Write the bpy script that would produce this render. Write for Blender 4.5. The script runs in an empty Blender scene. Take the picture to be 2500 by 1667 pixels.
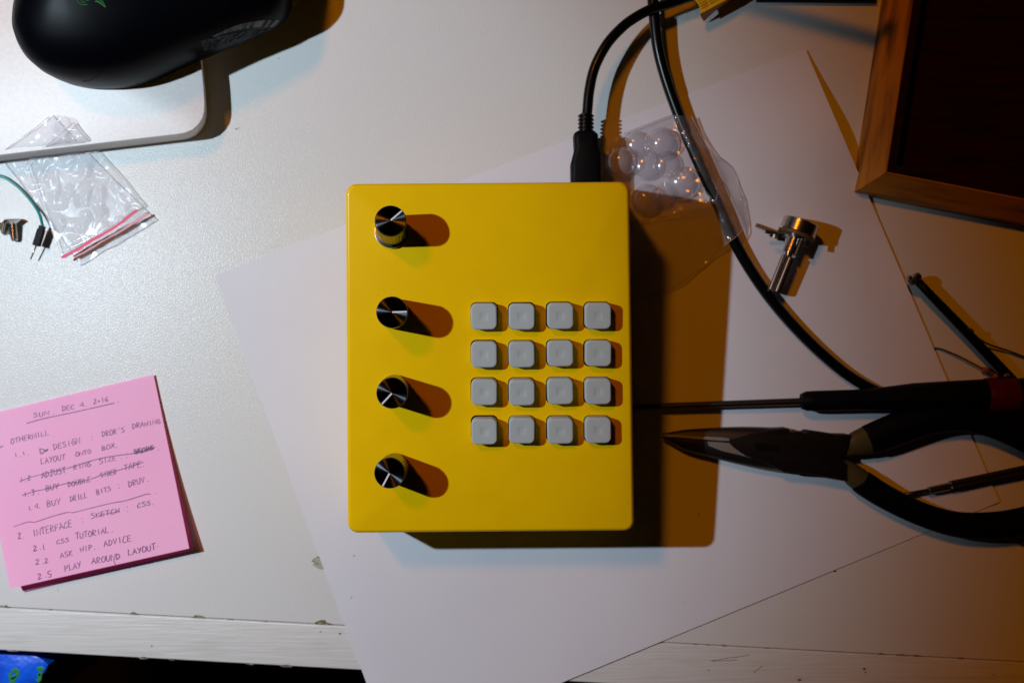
import bpy, bmesh, math, random
from mathutils import Vector, Matrix, Quaternion
from mathutils.bvhtree import BVHTree
from mathutils import noise as mnoise

random.seed(7)
MM = 0.001
F = 2433.6          # focal length in photo pixels
HC = 437.0          # camera height above the desk, mm
S = bpy.context.scene
C = S.collection

# ------------------------------------------------------------------ camera
cam = bpy.data.cameras.new('camera')
camo = bpy.data.objects.new('camera', cam)
C.objects.link(camo)
camo.location = (0, 0, HC * MM)
cam.sensor_width = 36
cam.lens = 36 * F / 2500
cam.clip_start = 0.01
cam.clip_end = 20
cam.dof.use_dof = True
cam.dof.focus_distance = 0.385
cam.dof.aperture_fstop = 9.0
S.camera = camo

# ------------------------------------------------------------------ world + lamps
w = bpy.data.worlds.new('World')
S.world = w
w.use_nodes = True
w.node_tree.nodes['Background'].inputs[0].default_value = (1.0, 0.5, 0.25, 1)
w.node_tree.nodes['Background'].inputs[1].default_value = 0.002

def spot(name, loc, aim, power, color, radius, size_deg, blend):
    l = bpy.data.lights.new(name, 'SPOT')
    l.energy = power
    l.color = color
    l.shadow_soft_size = radius * MM
    l.spot_size = math.radians(size_deg)
    l.spot_blend = blend
    o = bpy.data.objects.new(name, l)
    C.objects.link(o)
    o.location = Vector(loc) * MM
    d = (Vector(aim) - Vector(loc)).normalized()
    o.rotation_euler = d.to_track_quat('-Z', 'Y').to_euler()
    return o
# small cold LED desk lamp from the left, dim warm room bulb from the upper left
spot('cool_desk_lamp', (-365, 77, 435), (-236, 10, 0), 9.0, (0.71, 0.89, 1.0), 6, 75.5, 0.5)
def area(name, loc, aim, power, color, sx, sy, spread):
    l = bpy.data.lights.new(name, 'AREA')
    l.shape = 'RECTANGLE'; l.size = sx * MM; l.size_y = sy * MM
    l.energy = power; l.color = color; l.spread = math.radians(spread)
    o = bpy.data.objects.new(name, l)
    C.objects.link(o)
    o.location = Vector(loc) * MM
    d = (Vector(aim) - Vector(loc)).normalized()
    o.rotation_euler = d.to_track_quat('-Z', 'Y').to_euler()
    return o
area('warm_room_lamp', (-809, 986, 1839), (200, 0, 0), 8.2, (1.0, 0.29, 0.0), 150, 250, 170)

S.view_settings.view_transform = 'Standard'
S.view_settings.look = 'None'
S.view_settings.exposure = 0
S.view_settings.gamma = 1
S.render.engine = 'CYCLES'
S.cycles.transparent_max_bounces = 24
S.cycles.max_bounces = 8

# ------------------------------------------------------------------ geometry helpers
def P(px, py, z=0.0):
    """photo pixel at height z (mm) -> world metres"""
    k = (HC - z) / F
    return Vector(((px - 1250) * k, (833.5 - py) * k, z)) * MM

def V(x, y, z):
    return Vector((x, y, z)) * MM

WM = {}
def world(o):
    return WM.get(o.name, Matrix.Identity(4)) if o else Matrix.Identity(4)

def tag(o, label=None, cat=None, group=None, kind=None):
    if label: o['label'] = label
    if cat: o['category'] = cat
    if group: o['group'] = group
    if kind: o['kind'] = kind
    return o

def thing(name, loc, label, cat, group=None, rot=None):
    o = bpy.data.objects.new(name, None)
    C.objects.link(o)
    o.empty_display_size = 0.01
    m = Matrix.Translation(loc)
    if rot is not None: m = m @ rot
    o.matrix_world = m
    o.rotation_mode = 'XYZ'
    WM[o.name] = m
    return tag(o, label, cat, group)

def obj(name, verts, faces, mat, parent=None, smooth=False, local=False, origin=None, mx=None):
    """verts in world metres unless local; child matrices are identity unless mx"""
    me = bpy.data.meshes.new(name)
    o = bpy.data.objects.new(name, me)
    C.objects.link(o)
    if mx is not None:
        m = mx
    elif parent is not None:
        m = Matrix.Identity(4)
    else:
        if origin is None:
            n = len(verts)
            origin = Vector((sum(v[0] for v in verts) / n, sum(v[1] for v in verts) / n, min(v[2] for v in verts)))
        m = Matrix.Translation(origin)
    W = world(parent) @ m
    if parent is not None:
        o.parent = parent
    o.matrix_basis = m
    WM[o.name] = W
    if local:
        vv = [Vector(v) for v in verts]
    else:
        inv = W.inverted()
        vv = [inv @ Vector(v) for v in verts]
    me.from_pydata([tuple(v) for v in vv], [], faces)
    me.update()
    bm = bmesh.new(); bm.from_mesh(me)
    bmesh.ops.recalc_face_normals(bm, faces=bm.faces)
    bm.to_mesh(me); bm.free()
    if mat: me.materials.append(mat)
    if smooth is True:
        me.polygons.foreach_set('use_smooth', [True] * len(me.polygons))
    elif smooth:
        me.polygons.foreach_set('use_smooth', [True] * len(me.polygons))
        me.set_sharp_from_angle(angle=math.radians(smooth))
    return o

def catmull(pts, n=8, closed=False):
    pts = [tuple(p) for p in pts]
    out = []
    N = len(pts)
    rng = N if closed else N - 1
    for i in range(rng):
        if closed:
            p0, p1, p2, p3 = pts[(i - 1) % N], pts[i], pts[(i + 1) % N], pts[(i + 2) % N]
        else:
            p1, p2 = pts[i], pts[i + 1]
            p0 = pts[i - 1] if i > 0 else tuple(2 * a - b for a, b in zip(p1, p2))
            p3 = pts[i + 2] if i + 2 < N else tuple(2 * b - a for a, b in zip(p1, p2))
        for k in range(n):
            t = k / n
            out.append(tuple(0.5 * (2 * b + (c - a) * t + (2 * a - 5 * b + 4 * c - d) * t * t + (3 * b - a - 3 * c + d) * t ** 3)
                             for a, b, c, d in zip(p0, p1, p2, p3)))
    if not closed: out.append(pts[-1])
    return out

def tube_geo(pts, radii, seg=16, flat=1.0, caps=True):
    pts = [Vector(p) for p in pts]
    n = len(pts)
    V_, F_ = [], []
    for i, p in enumerate(pts):
        t = (pts[min(i + 1, n - 1)] - pts[max(i - 1, 0)]).normalized()
        up = Vector((0, 0, 1))
        if abs(t.dot(up)) > 0.97: up = Vector((1, 0, 0))
        s = t.cross(up).normalized(); u = s.cross(t).normalized()
        r = radii[i] if hasattr(radii, '__len__') else radii
        for k in range(seg):
            a = 2 * math.pi * k / seg
            V_.append(p + s * (r * math.cos(a)) + u * (r * flat * math.sin(a)))
    for i in range(n - 1):
        for k in range(seg):
            a, b = i * seg + k, i * seg + (k + 1) % seg
            F_.append((a, b, b + seg, a + seg))
    if caps:
        F_.append(tuple(range(seg))[::-1]); F_.append(tuple(range((n - 1) * seg, n * seg)))
    return V_, F_

def join(*geos):
    V_, F_ = [], []
    for v, f in geos:
        o = len(V_)
        V_ += list(v); F_ += [tuple(i + o for i in q) for q in f]
    return V_, F_

def lathe_geo(a, b, prof, seg=32, knurl=0, kd=0.0):
    """profile [(t along a->b in metres, r)], closed ends"""
    a = Vector(a); b = Vector(b)
    d = (b - a).normalized()
    up = Vector((0, 0, 1)) if abs(d.z) < 0.9 else Vector((1, 0, 0))
    s = d.cross(up).normalized(); u = s.cross(d).normalized()
    V_, F_ = [], []
    for (t, r) in prof:
        for k in range(seg):
            an = 2 * math.pi * k / seg
            rr = r - (kd if (knurl and k % 2) else 0)
            V_.append(a + d * t + s * rr * math.cos(an) + u * rr * math.sin(an))
    n = len(prof)
    for i in range(n - 1):
        for k in range(seg):
            p, q = i * seg + k, i * seg + (k + 1) % seg
            F_.append((p, q, q + seg, p + seg))
    F_.append(tuple(range(seg))[::-1]); F_.append(tuple(range((n - 1) * seg, n * seg)))
    return V_, F_

def box_geo(a, b, wx, hz, up=Vector((0, 0, 1))):
    """bar from a to b, width wx, height hz"""
    a = Vector(a); b = Vector(b); t = (b - a).normalized()
    s = t.cross(up).normalized(); u = s.cross(t)
    V_ = []
    for p in (a, b):
        for sx, su in ((-1, -1), (1, -1), (1, 1), (-1, 1)):
            V_.append(p + s * sx * wx / 2 + u * su * hz / 2)
    return V_, [(0, 1, 2, 3), (7, 6, 5, 4), (0, 4, 5, 1), (1, 5, 6, 2), (2, 6, 7, 3), (3, 7, 4, 0)]

def prism_geo(loop, z0, z1, ch=0.0, steps=2):
    """loop: list of px points; prism from height z0 to z1 (mm), outline true at z1, chamfer ch mm on top"""
    pts = [P(x, y, z1) for x, y in loop]
    return prism_world([(p.x / MM, p.y / MM) for p in pts], z0, z1, ch, steps)

def inset(loop, d):
    n = len(loop)
    ar = sum(loop[i][0] * loop[(i + 1) % n][1] - loop[(i + 1) % n][0] * loop[i][1] for i in range(n))
    sg = 1 if ar > 0 else -1
    out = []
    for i in range(n):
        p0, p1, p2 = Vector(loop[i - 1]), Vector(loop[i]), Vector(loop[(i + 1) % n])
        e1 = (p1 - p0); e2 = (p2 - p1)
        if e1.length < 1e-9 or e2.length < 1e-9:
            out.append(tuple(p1)); continue
        e1.normalize(); e2.normalize()
        n1 = Vector((-e1.y, e1.x)) * sg; n2 = Vector((-e2.y, e2.x)) * sg
        m = (n1 + n2)
        if m.length < 1e-6: m = n1
        m.normalize()
        c = max(0.4, m.dot(n1))
        out.append(tuple(p1 + m * (d / c)))
    return out

def prism_world(loop, z0, z1, ch=0.0, steps=2):
    n = len(loop)
    rings = [(loop, z0)]
    if ch > 0:
        for k in range(steps + 1):
            a = math.pi / 2 * k / steps
            rings.append((inset(loop, ch * (1 - math.cos(a))) if k else loop, z1 - ch + ch * math.sin(a)))
    else:
        rings.append((loop, z1))
    V_, F_ = [], []
    for lp, z in rings:
        V_ += [V(x, y, z) for x, y in lp]
    for i in range(len(rings) - 1):
        for k in range(n):
            a, b = i * n + k, i * n + (k + 1) % n
            F_.append((a, b, b + n, a + n))
    F_.append(tuple(range(n))[::-1]); F_.append(tuple(range((len(rings) - 1) * n, len(rings) * n)))
    return V_, F_

def sheet_geo(q, nx, ny, zf, th=0.0):
    """q: four px corners TL,TR,BR,BL; bilinear sheet with height zf(u,v) mm (and thickness below)"""
    V_, F_ = [], []
    for layer in ((0,) if th == 0 else (0, 1)):
        for j in range(ny + 1):
            for i in range(nx + 1):
                u, v = i / nx, j / ny
                x = (q[0][0] * (1 - u) + q[1][0] * u) * (1 - v) + (q[3][0] * (1 - u) + q[2][0] * u) * v
                y = (q[0][1] * (1 - u) + q[1][1] * u) * (1 - v) + (q[3][1] * (1 - u) + q[2][1] * u) * v
                p = P(x, y, zf(u, v))
                p.z -= th * MM * layer
                V_.append(p)
    N = (nx + 1) * (ny + 1)
    for j in range(ny):
        for i in range(nx):
            a = j * (nx + 1) + i
            F_.append((a, a + 1, a + nx + 2, a + nx + 1))
            if th: F_.append(tuple(N + k for k in (a + nx + 1, a + nx + 2, a + 1, a)))
    if th:
        b = [j * (nx + 1) for j in range(ny + 1)] + [ny * (nx + 1) + i for i in range(1, nx + 1)] + \
            [j * (nx + 1) + nx for j in range(ny - 1, -1, -1)] + [i for i in range(nx - 1, 0, -1)]
        for k in range(len(b)):
            a, c = b[k], b[(k + 1) % len(b)]
            F_.append((a, c, c + N, a + N))
    return V_, F_

# ------------------------------------------------------------------ materials
def mat(name, col, rough=0.5, metal=0.0, spec=0.5, bump=None, var=None, aniso=None, coat=0.0, noise_dist=None):
    m = bpy.data.materials.new(name); m.use_nodes = True
    nt = m.node_tree; b = nt.nodes['Principled BSDF']
    b.inputs['Base Color'].default_value = (*col, 1)
    b.inputs['Roughness'].default_value = rough
    b.inputs['Metallic'].default_value = metal
    b.inputs['Specular IOR Level'].default_value = spec
    b.inputs['Coat Weight'].default_value = coat
    tc = nt.nodes.new('ShaderNodeTexCoord')
    if bump:
        last = None
        for (scale, strength, dist, stretch) in bump:
            nz = nt.nodes.new('ShaderNodeTexNoise'); nz.inputs['Scale'].default_value = scale
            nz.inputs['Detail'].default_value = 3
            mp = nt.nodes.new('ShaderNodeMapping'); mp.inputs['Scale'].default_value = stretch
            nt.links.new(tc.outputs['Object'], mp.inputs[0]); nt.links.new(mp.outputs[0], nz.inputs[0])
            bp = nt.nodes.new('ShaderNodeBump'); bp.inputs['Strength'].default_value = strength
            bp.inputs['Distance'].default_value = dist * MM
            nt.links.new(nz.outputs['Fac'], bp.inputs['Height'])
            if last: nt.links.new(last.outputs[0], bp.inputs['Normal'])
            last = bp
        nt.links.new(last.outputs[0], b.inputs['Normal'])
    if var:
        prev = None
        for (scale, c2, lo, hi, stretch, fac) in var:
            nz = nt.nodes.new('ShaderNodeTexNoise'); nz.inputs['Scale'].default_value = scale
            nz.inputs['Detail'].default_value = 5
            mp = nt.nodes.new('ShaderNodeMapping'); mp.inputs['Scale'].default_value = stretch
            nt.links.new(tc.outputs['Object'], mp.inputs[0]); nt.links.new(mp.outputs[0], nz.inputs[0])
            rp = nt.nodes.new('ShaderNodeMapRange')
            rp.inputs[1].default_value = lo; rp.inputs[2].default_value = hi
            rp.inputs[3].default_value = 0; rp.inputs[4].default_value = fac
            nt.links.new(nz.outputs['Fac'], rp.inputs[0])
            mx = nt.nodes.new('ShaderNodeMix'); mx.data_type = 'RGBA'
            nt.links.new(rp.outputs[0], mx.inputs[0])
            if prev: nt.links.new(prev.outputs[2], mx.inputs[6])
            else: mx.inputs[6].default_value = (*col, 1)
            mx.inputs[7].default_value = (*c2, 1)
            prev = mx
        nt.links.new(prev.outputs[2], b.inputs['Base Color'])
    if aniso:
        b.inputs['Anisotropic'].default_value = aniso[0]
        b.inputs['Anisotropic Rotation'].default_value = aniso[1]
        tg = nt.nodes.new('ShaderNodeTangent'); tg.direction_type = 'RADIAL'; tg.axis = 'Z'
        nt.links.new(tg.outputs[0], b.inputs['Tangent'])
    return m

def thin_plastic(name, tint=(0.95, 0.95, 0.96), milky=0.06, rough=0.1, bump=None, gloss=1.0):
    m = bpy.data.materials.new(name); m.use_nodes = True
    nt = m.node_tree; nt.nodes.clear()
    out = nt.nodes.new('ShaderNodeOutputMaterial')
    tr = nt.nodes.new('ShaderNodeBsdfTransparent'); tr.inputs[0].default_value = (*tint, 1)
    gl = nt.nodes.new('ShaderNodeBsdfGlossy'); gl.inputs['Roughness'].default_value = rough
    df = nt.nodes.new('ShaderNodeBsdfDiffuse'); df.inputs[0].default_value = (0.85, 0.85, 0.88, 1)
    lw = nt.nodes.new('ShaderNodeLayerWeight'); lw.inputs[0].default_value = 0.5
    pw = nt.nodes.new('ShaderNodeMath'); pw.operation = 'POWER'; pw.inputs[1].default_value = 3.0
    nt.links.new(lw.outputs['Facing'], pw.inputs[0])
    mul = nt.nodes.new('ShaderNodeMath'); mul.operation = 'MULTIPLY_ADD'; mul.inputs[1].default_value = 0.35 * gloss; mul.inputs[2].default_value = 0.05 * gloss
    mul.use_clamp = True
    nt.links.new(pw.outputs[0], mul.inputs[0])
    m1 = nt.nodes.new('ShaderNodeMixShader'); m1.inputs[0].default_value = milky
    nt.links.new(tr.outputs[0], m1.inputs[1]); nt.links.new(df.outputs[0], m1.inputs[2])
    m2 = nt.nodes.new('ShaderNodeMixShader')
    nt.links.new(mul.outputs[0], m2.inputs[0]); nt.links.new(m1.outputs[0], m2.inputs[1]); nt.links.new(gl.outputs[0], m2.inputs[2])
    if bump:
        tc = nt.nodes.new('ShaderNodeTexCoord')
        last = None
        for (scale, strength, dist) in bump:
            nz = nt.nodes.new('ShaderNodeTexNoise'); nz.inputs['Scale'].default_value = scale
            nt.links.new(tc.outputs['Object'], nz.inputs[0])
            bp = nt.nodes.new('ShaderNodeBump'); bp.inputs['Strength'].default_value = strength
            bp.inputs['Distance'].default_value = dist * MM
            nt.links.new(nz.outputs['Fac'], bp.inputs['Height'])
            if last: nt.links.new(last.outputs[0], bp.inputs['Normal'])
            last = bp
        nt.links.new(last.outputs[0], gl.inputs['Normal'])
        nt.links.new(last.outputs[0], df.inputs['Normal'])
    nt.links.new(m2.outputs[0], out.inputs[0])
    return m

ONE = (1, 1, 1)
M = {}
M['desk'] = mat('white_desk_paint', (0.70, 0.685, 0.685), 0.19, spec=0.17,
                bump=[(420, 0.10, 0.2, ONE), (1600, 0.6, 0.22, ONE)],
                var=[(9, (0.67, 0.66, 0.645), 0.45, 0.75, ONE, 0.8), (60, (0.64, 0.64, 0.58), 0.66, 0.8, ONE, 0.35)])
M['edge'] = mat('white_brushed_paint', (0.71, 0.69, 0.68), 0.4, spec=0.5,
                bump=[(45, 0.5, 0.55, (1, 16, 1)), (900, 0.3, 0.12, ONE)],
                var=[(40, (0.6, 0.57, 0.53), 0.5, 0.8, (1, 6, 1), 0.8), (260, (0.42, 0.38, 0.32), 0.72, 0.8, (1, 3, 1), 0.6)])
M['chip'] = mat('bare_particle_board', (0.16, 0.13, 0.075), 0.9, var=[(600, (0.35, 0.31, 0.22), 0.45, 0.6, ONE, 1)])
M['grime'] = mat('grime', (0.1, 0.09, 0.07), 0.9, var=[(500, (0.3, 0.28, 0.24), 0.45, 0.6, ONE, 1)])
M['floor'] = mat('dark_floor', (0.006, 0.006, 0.006), 0.9)
M['paper'] = mat('white_paper', (0.73, 0.715, 0.78), 0.75, spec=0.25, bump=[(25, 0.25, 1.0, ONE), (1400, 0.1, 0.08, ONE)],
                 var=[(14, (0.70, 0.68, 0.75), 0.4, 0.7, ONE, 1)])
M['yellow'] = mat('yellow_powder_coat', (0.87, 0.515, 0.001), 0.3, spec=0.12, coat=0.1,
                  bump=[(700, 0.05, 0.08, ONE), (90, 0.03, 0.3, ONE)],
                  var=[(60, (0.84, 0.49, 0.001), 0.4, 0.7, ONE, 1)])
M['knob'] = mat('black_anodised_side', (0.012, 0.012, 0.013), 0.22, metal=0.0, spec=0.8)
M['knob_top'] = mat('black_spun_disc', (0.27, 0.27, 0.31), 0.165, metal=1.0, aniso=(1.0, 0.25))
M['pointer'] = mat('white_pointer', (0.75, 0.75, 0.8), 0.4)
M['chrome'] = mat('nickel', (0.62, 0.6, 0.57), 0.22, metal=1.0)
M['steel'] = mat('steel', (0.42, 0.40, 0.37), 0.3, metal=1.0, bump=[(900, 0.4, 0.1, ONE)])
M['dark_steel'] = mat('dark_tool_steel', (0.13, 0.12, 0.11), 0.40, metal=1.0, bump=[(700, 0.5, 0.12, ONE)])
M['silicone'] = mat('frosted_silicone', (0.42, 0.45, 0.455), 0.6, spec=0.3, bump=[(1200, 0.25, 0.06, ONE)])
M['hole'] = mat('dark_inside', (0.004, 0.004, 0.004), 0.9, spec=0.05)
M['black_rubber'] = mat('black_cable_rubber', (0.002, 0.002, 0.002), 0.26, spec=0.3)
M['black_plastic'] = mat('black_plastic', (0.002, 0.002, 0.003), 0.5, spec=0.1, bump=[(1500, 0.2, 0.05, ONE)])
M['black_grip'] = mat('black_grip', (0.0015, 0.0018, 0.004), 0.55, spec=0.1)
M['mouse'] = mat('soft_black_shell', (0.001, 0.001, 0.0022), 0.36, spec=0.055, bump=[(2500, 0.15, 0.04, ONE)])
M['mouse_grey'] = mat('dark_grey_trim', (0.03, 0.03, 0.038), 0.45, spec=0.5)
M['green_logo'] = mat('green_print', (0.004, 0.11, 0.02), 0.6)
M['alu'] = mat('anodised_aluminium', (0.76, 0.70, 0.69), 0.5, metal=0.1, spec=0.2, bump=[(2200, 0.5, 0.06, ONE)],
               var=[(700, (0.70, 0.65, 0.645), 0.4, 0.7, ONE, 1)])
M['pink'] = mat('pink_note_paper', (1.0, 0.46, 0.72), 0.7, spec=0.3, var=[(25, (1.0, 0.49, 0.74), 0.4, 0.7, ONE, 1)])
M['pink_deep'] = mat('pink_note_stack', (0.97, 0.27, 0.50), 0.85, spec=0.1)
M['ink'] = mat('pen_ink', (0.15, 0.07, 0.18), 0.6)
M['grip_tex'] = None
M['olive'] = mat('olive_sleeve', (0.062, 0.052, 0.018), 0.5, spec=0.3)
M['teal'] = mat('teal_wire', (0.0, 0.23, 0.23), 0.35)
M['red'] = mat('red_plastic', (0.07, 0.001, 0.001), 0.5, spec=0.15)
M['wood'] = mat('warm_wood', (0.42, 0.19, 0.03), 0.48, spec=0.35,
                bump=[(90, 0.4, 0.3, (6, 1, 6))],
                var=[(26, (0.22, 0.095, 0.02), 0.42, 0.68, (7, 1.0, 7), 1), (60, (0.12, 0.045, 0.01), 0.6, 0.8, (4, 0.7, 4), 0.9)])
M['wood_x'] = mat('warm_wood_along', (0.50, 0.23, 0.03), 0.5, spec=0.2,
                bump=[(90, 0.4, 0.3, (1, 6, 6))],
                var=[(26, (0.16, 0.07, 0.016), 0.42, 0.68, (1.0, 7, 7), 1), (60, (0.09, 0.035, 0.01), 0.6, 0.8, (0.7, 4, 4), 0.9)])
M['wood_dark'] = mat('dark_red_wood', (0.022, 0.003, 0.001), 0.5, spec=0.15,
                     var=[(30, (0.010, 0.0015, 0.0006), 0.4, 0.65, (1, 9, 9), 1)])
M['yellow_print'] = mat('yellow_printed_paper', (0.88, 0.56, 0.01), 0.5, var=[(300, (0.6, 0.25, 0.01), 0.5, 0.7, ONE, 1)])
M['brown_print'] = mat('brown_print', (0.16, 0.05, 0.005), 0.6)
M['blue'] = mat('blue_print', (0.004, 0.12, 0.9), 0.35, bump=[(70, 0.8, 2.5, ONE)], var=[(90, (0.002, 0.08, 0.7), 0.45, 0.6, ONE, 1)])
M['green_print2'] = mat('green_pattern', (0.03, 0.25, 0.06), 0.4)
M['resistor'] = mat('resistor_tan', (0.28, 0.11, 0.05), 0.5)
M['bag'] = thin_plastic('zip_bag_film', milky=0.17, rough=0.20, bump=[(42, 0.35, 1.2)], gloss=0.24, tint=(0.965, 0.965, 0.975))
M['blister'] = thin_plastic('clear_dome_film', milky=0.2, rough=0.17, bump=[(300, 0.3, 0.3)], gloss=2.2, tint=(0.94, 0.92, 0.96))
M['film'] = thin_plastic('clear_film', milky=0.11, rough=0.16, bump=[(90, 0.8, 2.5)], gloss=1.8, tint=(0.93, 0.92, 0.94))
M['zip_red'] = thin_plastic('red_zip_strip', milky=0.8, rough=0.2, tint=(0.95, 0.45, 0.5))
for n in M['zip_red'].node_tree.nodes:
    if n.type == 'BSDF_DIFFUSE': n.inputs[0].default_value = (0.92, 0.17, 0.26, 1)
M['speck_yellow'] = mat('yellow_crumb', (0.7, 0.5, 0.02), 0.7)

# ------------------------------------------------------------------ setting: desk and floor
def line_y(a, b, x):
    return a[1] + (b[1] - a[1]) * (x - a[0]) / (b[0] - a[0])
sa, sb = (0, 1480), (2500, 1614)        # seam
ea, eb = (0, 1587.5), (2500, 1726)      # outer edge
XL, XR = -1800, 4300
desk = thing('desk', V(0, 0, 0), 'white painted desk top with grainy finish, brushed edge strip and chipped seam, under everything', 'desk')
def wxy(px, py):
    p = P(px, py, 0); return (p.x / MM, p.y / MM)
seamL, seamR = wxy(XL, line_y(sa, sb, XL)), wxy(XR, line_y(sa, sb, XR))
top_loop = [seamL, seamR, (seamR[0], 560), (seamL[0], 560)]
v, f = prism_world(top_loop, -26, 0.0, 0.25)
obj('tabletop', v, f, M['desk'], desk)
g = 0.42
loop = [wxy(XL, line_y(ea, eb, XL)), wxy(XR, line_y(ea, eb, XR)), (seamR[0], seamR[1] - g), (seamL[0], seamL[1] - g)]
v, f = prism_world(loop, -27, -0.15, 1.1, 4)
obj('edge_strip', v, f, M['edge'], desk, smooth=40)
# crack filler at the bottom of the seam
v, f = prism_world([(seamL[0], seamL[1] - g), (seamR[0], seamR[1] - g), (seamR[0], seamR[1]), (seamL[0], seamL[1])], -26, -1.2)
obj('seam_filler', v, f, M['grime'], desk)

def blob(px, py, rx, ry, z0, z1, n=12, seed=0, half=False, ang=0):
    rnd = random.Random(seed)
    pts = []
    for k in range(n):
        a = (math.pi if half else 2 * math.pi) * k / (n - 1 if half else n)
        r = 0.75 + 0.35 * rnd.random()
        x, y = rx * r * math.cos(a), -ry * r * math.sin(a)
        pts.append((px + x * math.cos(ang) - y * math.sin(ang), py + x * math.sin(ang) + y * math.cos(ang)))
    return prism_geo(pts, z0, z1)
chips = []
for i, (x, rx, ry) in enumerate([(326, 9, 6), (484, 16, 7), (787, 20, 11), (10, 14, 6), (120, 4, 2), (560, 6, 2), (645, 5, 2),
                                 (1695, 5, 3), (1725, 4, 3), (1765, 7, 4), (2150, 9, 4), (2200, 16, 4), (2240, 10, 4), (2345, 10, 4), (1870, 6, 2)]):
    y = line_y(sa, sb, x)
    chips.append(blob(x, y + 1.2, rx, ry, -0.2, 0.06, 11, i, half=True, ang=0.054))
for g_ in chips: obj('paint_chip', *g_, M['chip'], desk)
chips = [blob(x, line_y(ea, eb, x) - 1.5, rx, ry, -1, 0.0, 9, 50 + i, ang=0.05) for i, (x, rx, ry) in
         enumerate([(700, 16, 4), (610, 12, 2), (350, 12, 3), (420, 8, 2), (30, 14, 2)])]
chips += [blob(x, y, r, r * .8, -0.3, 0.0, 8, 70 + i) for i, (x, y, r) in
          enumerate([(370, 1576, 2.2), (1952, 1659, 5), (1730, 1635, 2), (830, 1546, 3), (782, 1541, 2), (2426, 1646, 2), (2110, 1632, 4), (2113, 1640, 3)])]
for g_ in chips: obj('edge_chip', *g_, M['grime'], desk)
v, f = prism_geo([(766, 1362), (776, 1357), (782, 1359), (790, 1387), (787, 1390), (778, 1388), (764, 1379), (767, 1373), (760, 1369)], 0, 0.12)
obj('desk_scar', v, f, mat('scar', (0.42, 0.40, 0.33), 0.8, var=[(420, (0.17, 0.15, 0.09), 0.5, 0.62, ONE, 1)]), desk)
sp = [blob(x, y, r, r * .7, 0, 0.06, 8, 90 + i) for i, (x, y, r) in
      enumerate([(577, 315, 4), (584, 313, 2), (680, 143, 2.4), (141, 1437, 2.2), (141, 1442, 1.5), (545, 700, 1), (640, 980, 1)])]
M['smudge'] = mat('smudge', (0.33, 0.32, 0.31), 0.8)
for g_ in sp: obj('smudge', *g_, M['smudge'], desk)
# diagonal hairlines scratched in the strip on the right
sc = []
for a, b in [((1735, 1612), (1830, 1598)), ((1738, 1613), (1800, 1610)), ((1840, 1640), (1860, 1625))]:
    sc.append(tube_geo([P(*a, -0.1), P(*b, -0.1)], 0.00012, 5))
for g_ in sc: obj('scratch', *g_, M['grime'], desk)

v, f = prism_world([(-1500, -1500), (1500, -1500), (1500, 1500), (-1500, 1500)], -760, -740)
o = obj('floor', v, f, M['floor']); tag(o, kind='structure')

# ------------------------------------------------------------------ sheet of paper
sag = lambda a, b, t: a + (b - a) * t
def paper_z(u, v):
    z = 0.35
    z += 6.5 * math.exp(-((v - 0.18) / 0.13) ** 2) * max(0, (u - 0.72) / 0.28) ** 2     # lifted long edge at right
    z += 0.5 * max(0, 1 - (1 - v) / 0.18) * (1 - u) ** 0.5                               # lower edge springs a little
    z += 0.9 * max(0, (u - 0.95) / 0.05) ** 2 * min(1, max(0, (v - 0.36) / 0.08))
    z += 0.15 * mnoise.noise(Vector((u * 4, v * 3, 1)))
    return max(z, 0.2)
paper = thing('paper_sheet', P(1450, 950, 0), 'large blank white paper sheet lying crooked under the yellow box and overhanging the desk edge', 'paper')
v, f = sheet_geo([(523, 672), (1967, 122), (2440, 1225), (958, 1836)], 70, 55, paper_z, 0.14)
obj('sheet', v, f, M['paper'], paper, smooth=40)
sp = [blob(x, y, r, r * .75, 0.45, 0.62, 8, 120 + i) for i, (x, y, r) in
      enumerate([(2037, 1393, 3.2), (1706, 1254, 1.8), (864, 1356, 1.4), (858, 1458, 1.4)])]
for g_ in sp: obj('dark_speck', *g_, M['hole'], paper)
v, f = blob(1832, 371, 5, 6, 0.5, 1.0, 9, 33)
obj('yellow_speck', v, f, M['speck_yellow'], paper)
sm = [blob(x, y, r, r * .9, 0.35, 0.56, 12, 140 + i) for i, (x, y, r) in enumerate([(1674, 1470, 6), (1689, 1502, 6), (1690, 1490, 4)])]
M['stain'] = mat('paper_stain', (0.62, 0.60, 0.65), 0.8)
for g_ in sm: obj('faint_smudge', *g_, M['stain'], paper)

# ------------------------------------------------------------------ the yellow box
tilt, yaw = math.radians(4.7), math.radians(0.5)
R = Matrix.Rotation(yaw, 4, 'Z') @ Matrix.Rotation(tilt, 4, 'X')
O = P(1194.5, 872, 45.0)
box = thing('button_controller', O, 'glossy yellow metal box with four black knobs and sixteen grey square buttons, on the paper', 'controller', rot=R)
BI = world(box).inverted()
Nn = (R.to_3x3() @ Vector((0, 0, 1)))
CAMP = Vector((0, 0, HC * MM))
def lid(px, py, wmm):
    """photo pixel on the plane w mm above the lid -> box local metres"""
    d = P(px, py, 0) - CAMP
    q = O + Nn * (wmm * MM)
    t = (q - CAMP).dot(Nn) / d.dot(Nn)
    return BI @ (CAMP + d * t)
def rrect(corners, r, n=6):
    """rounded polygon (2-D mm) from four corners"""
    out = []
    m = len(corners)
    for i in range(m):
        p0, p1, p2 = Vector(corners[i - 1]), Vector(corners[i]), Vector(corners[(i + 1) % m])
        a = p1 + (p0 - p1).normalized() * r; b = p1 + (p2 - p1).normalized() * r
        for k in range(n + 1):
            t = k / n
            th = t * math.pi / 2
            c = a + b - p1
            out.append(tuple(c + (a - c) * math.cos(th) + (b - c) * math.sin(th)))
    return out
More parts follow.
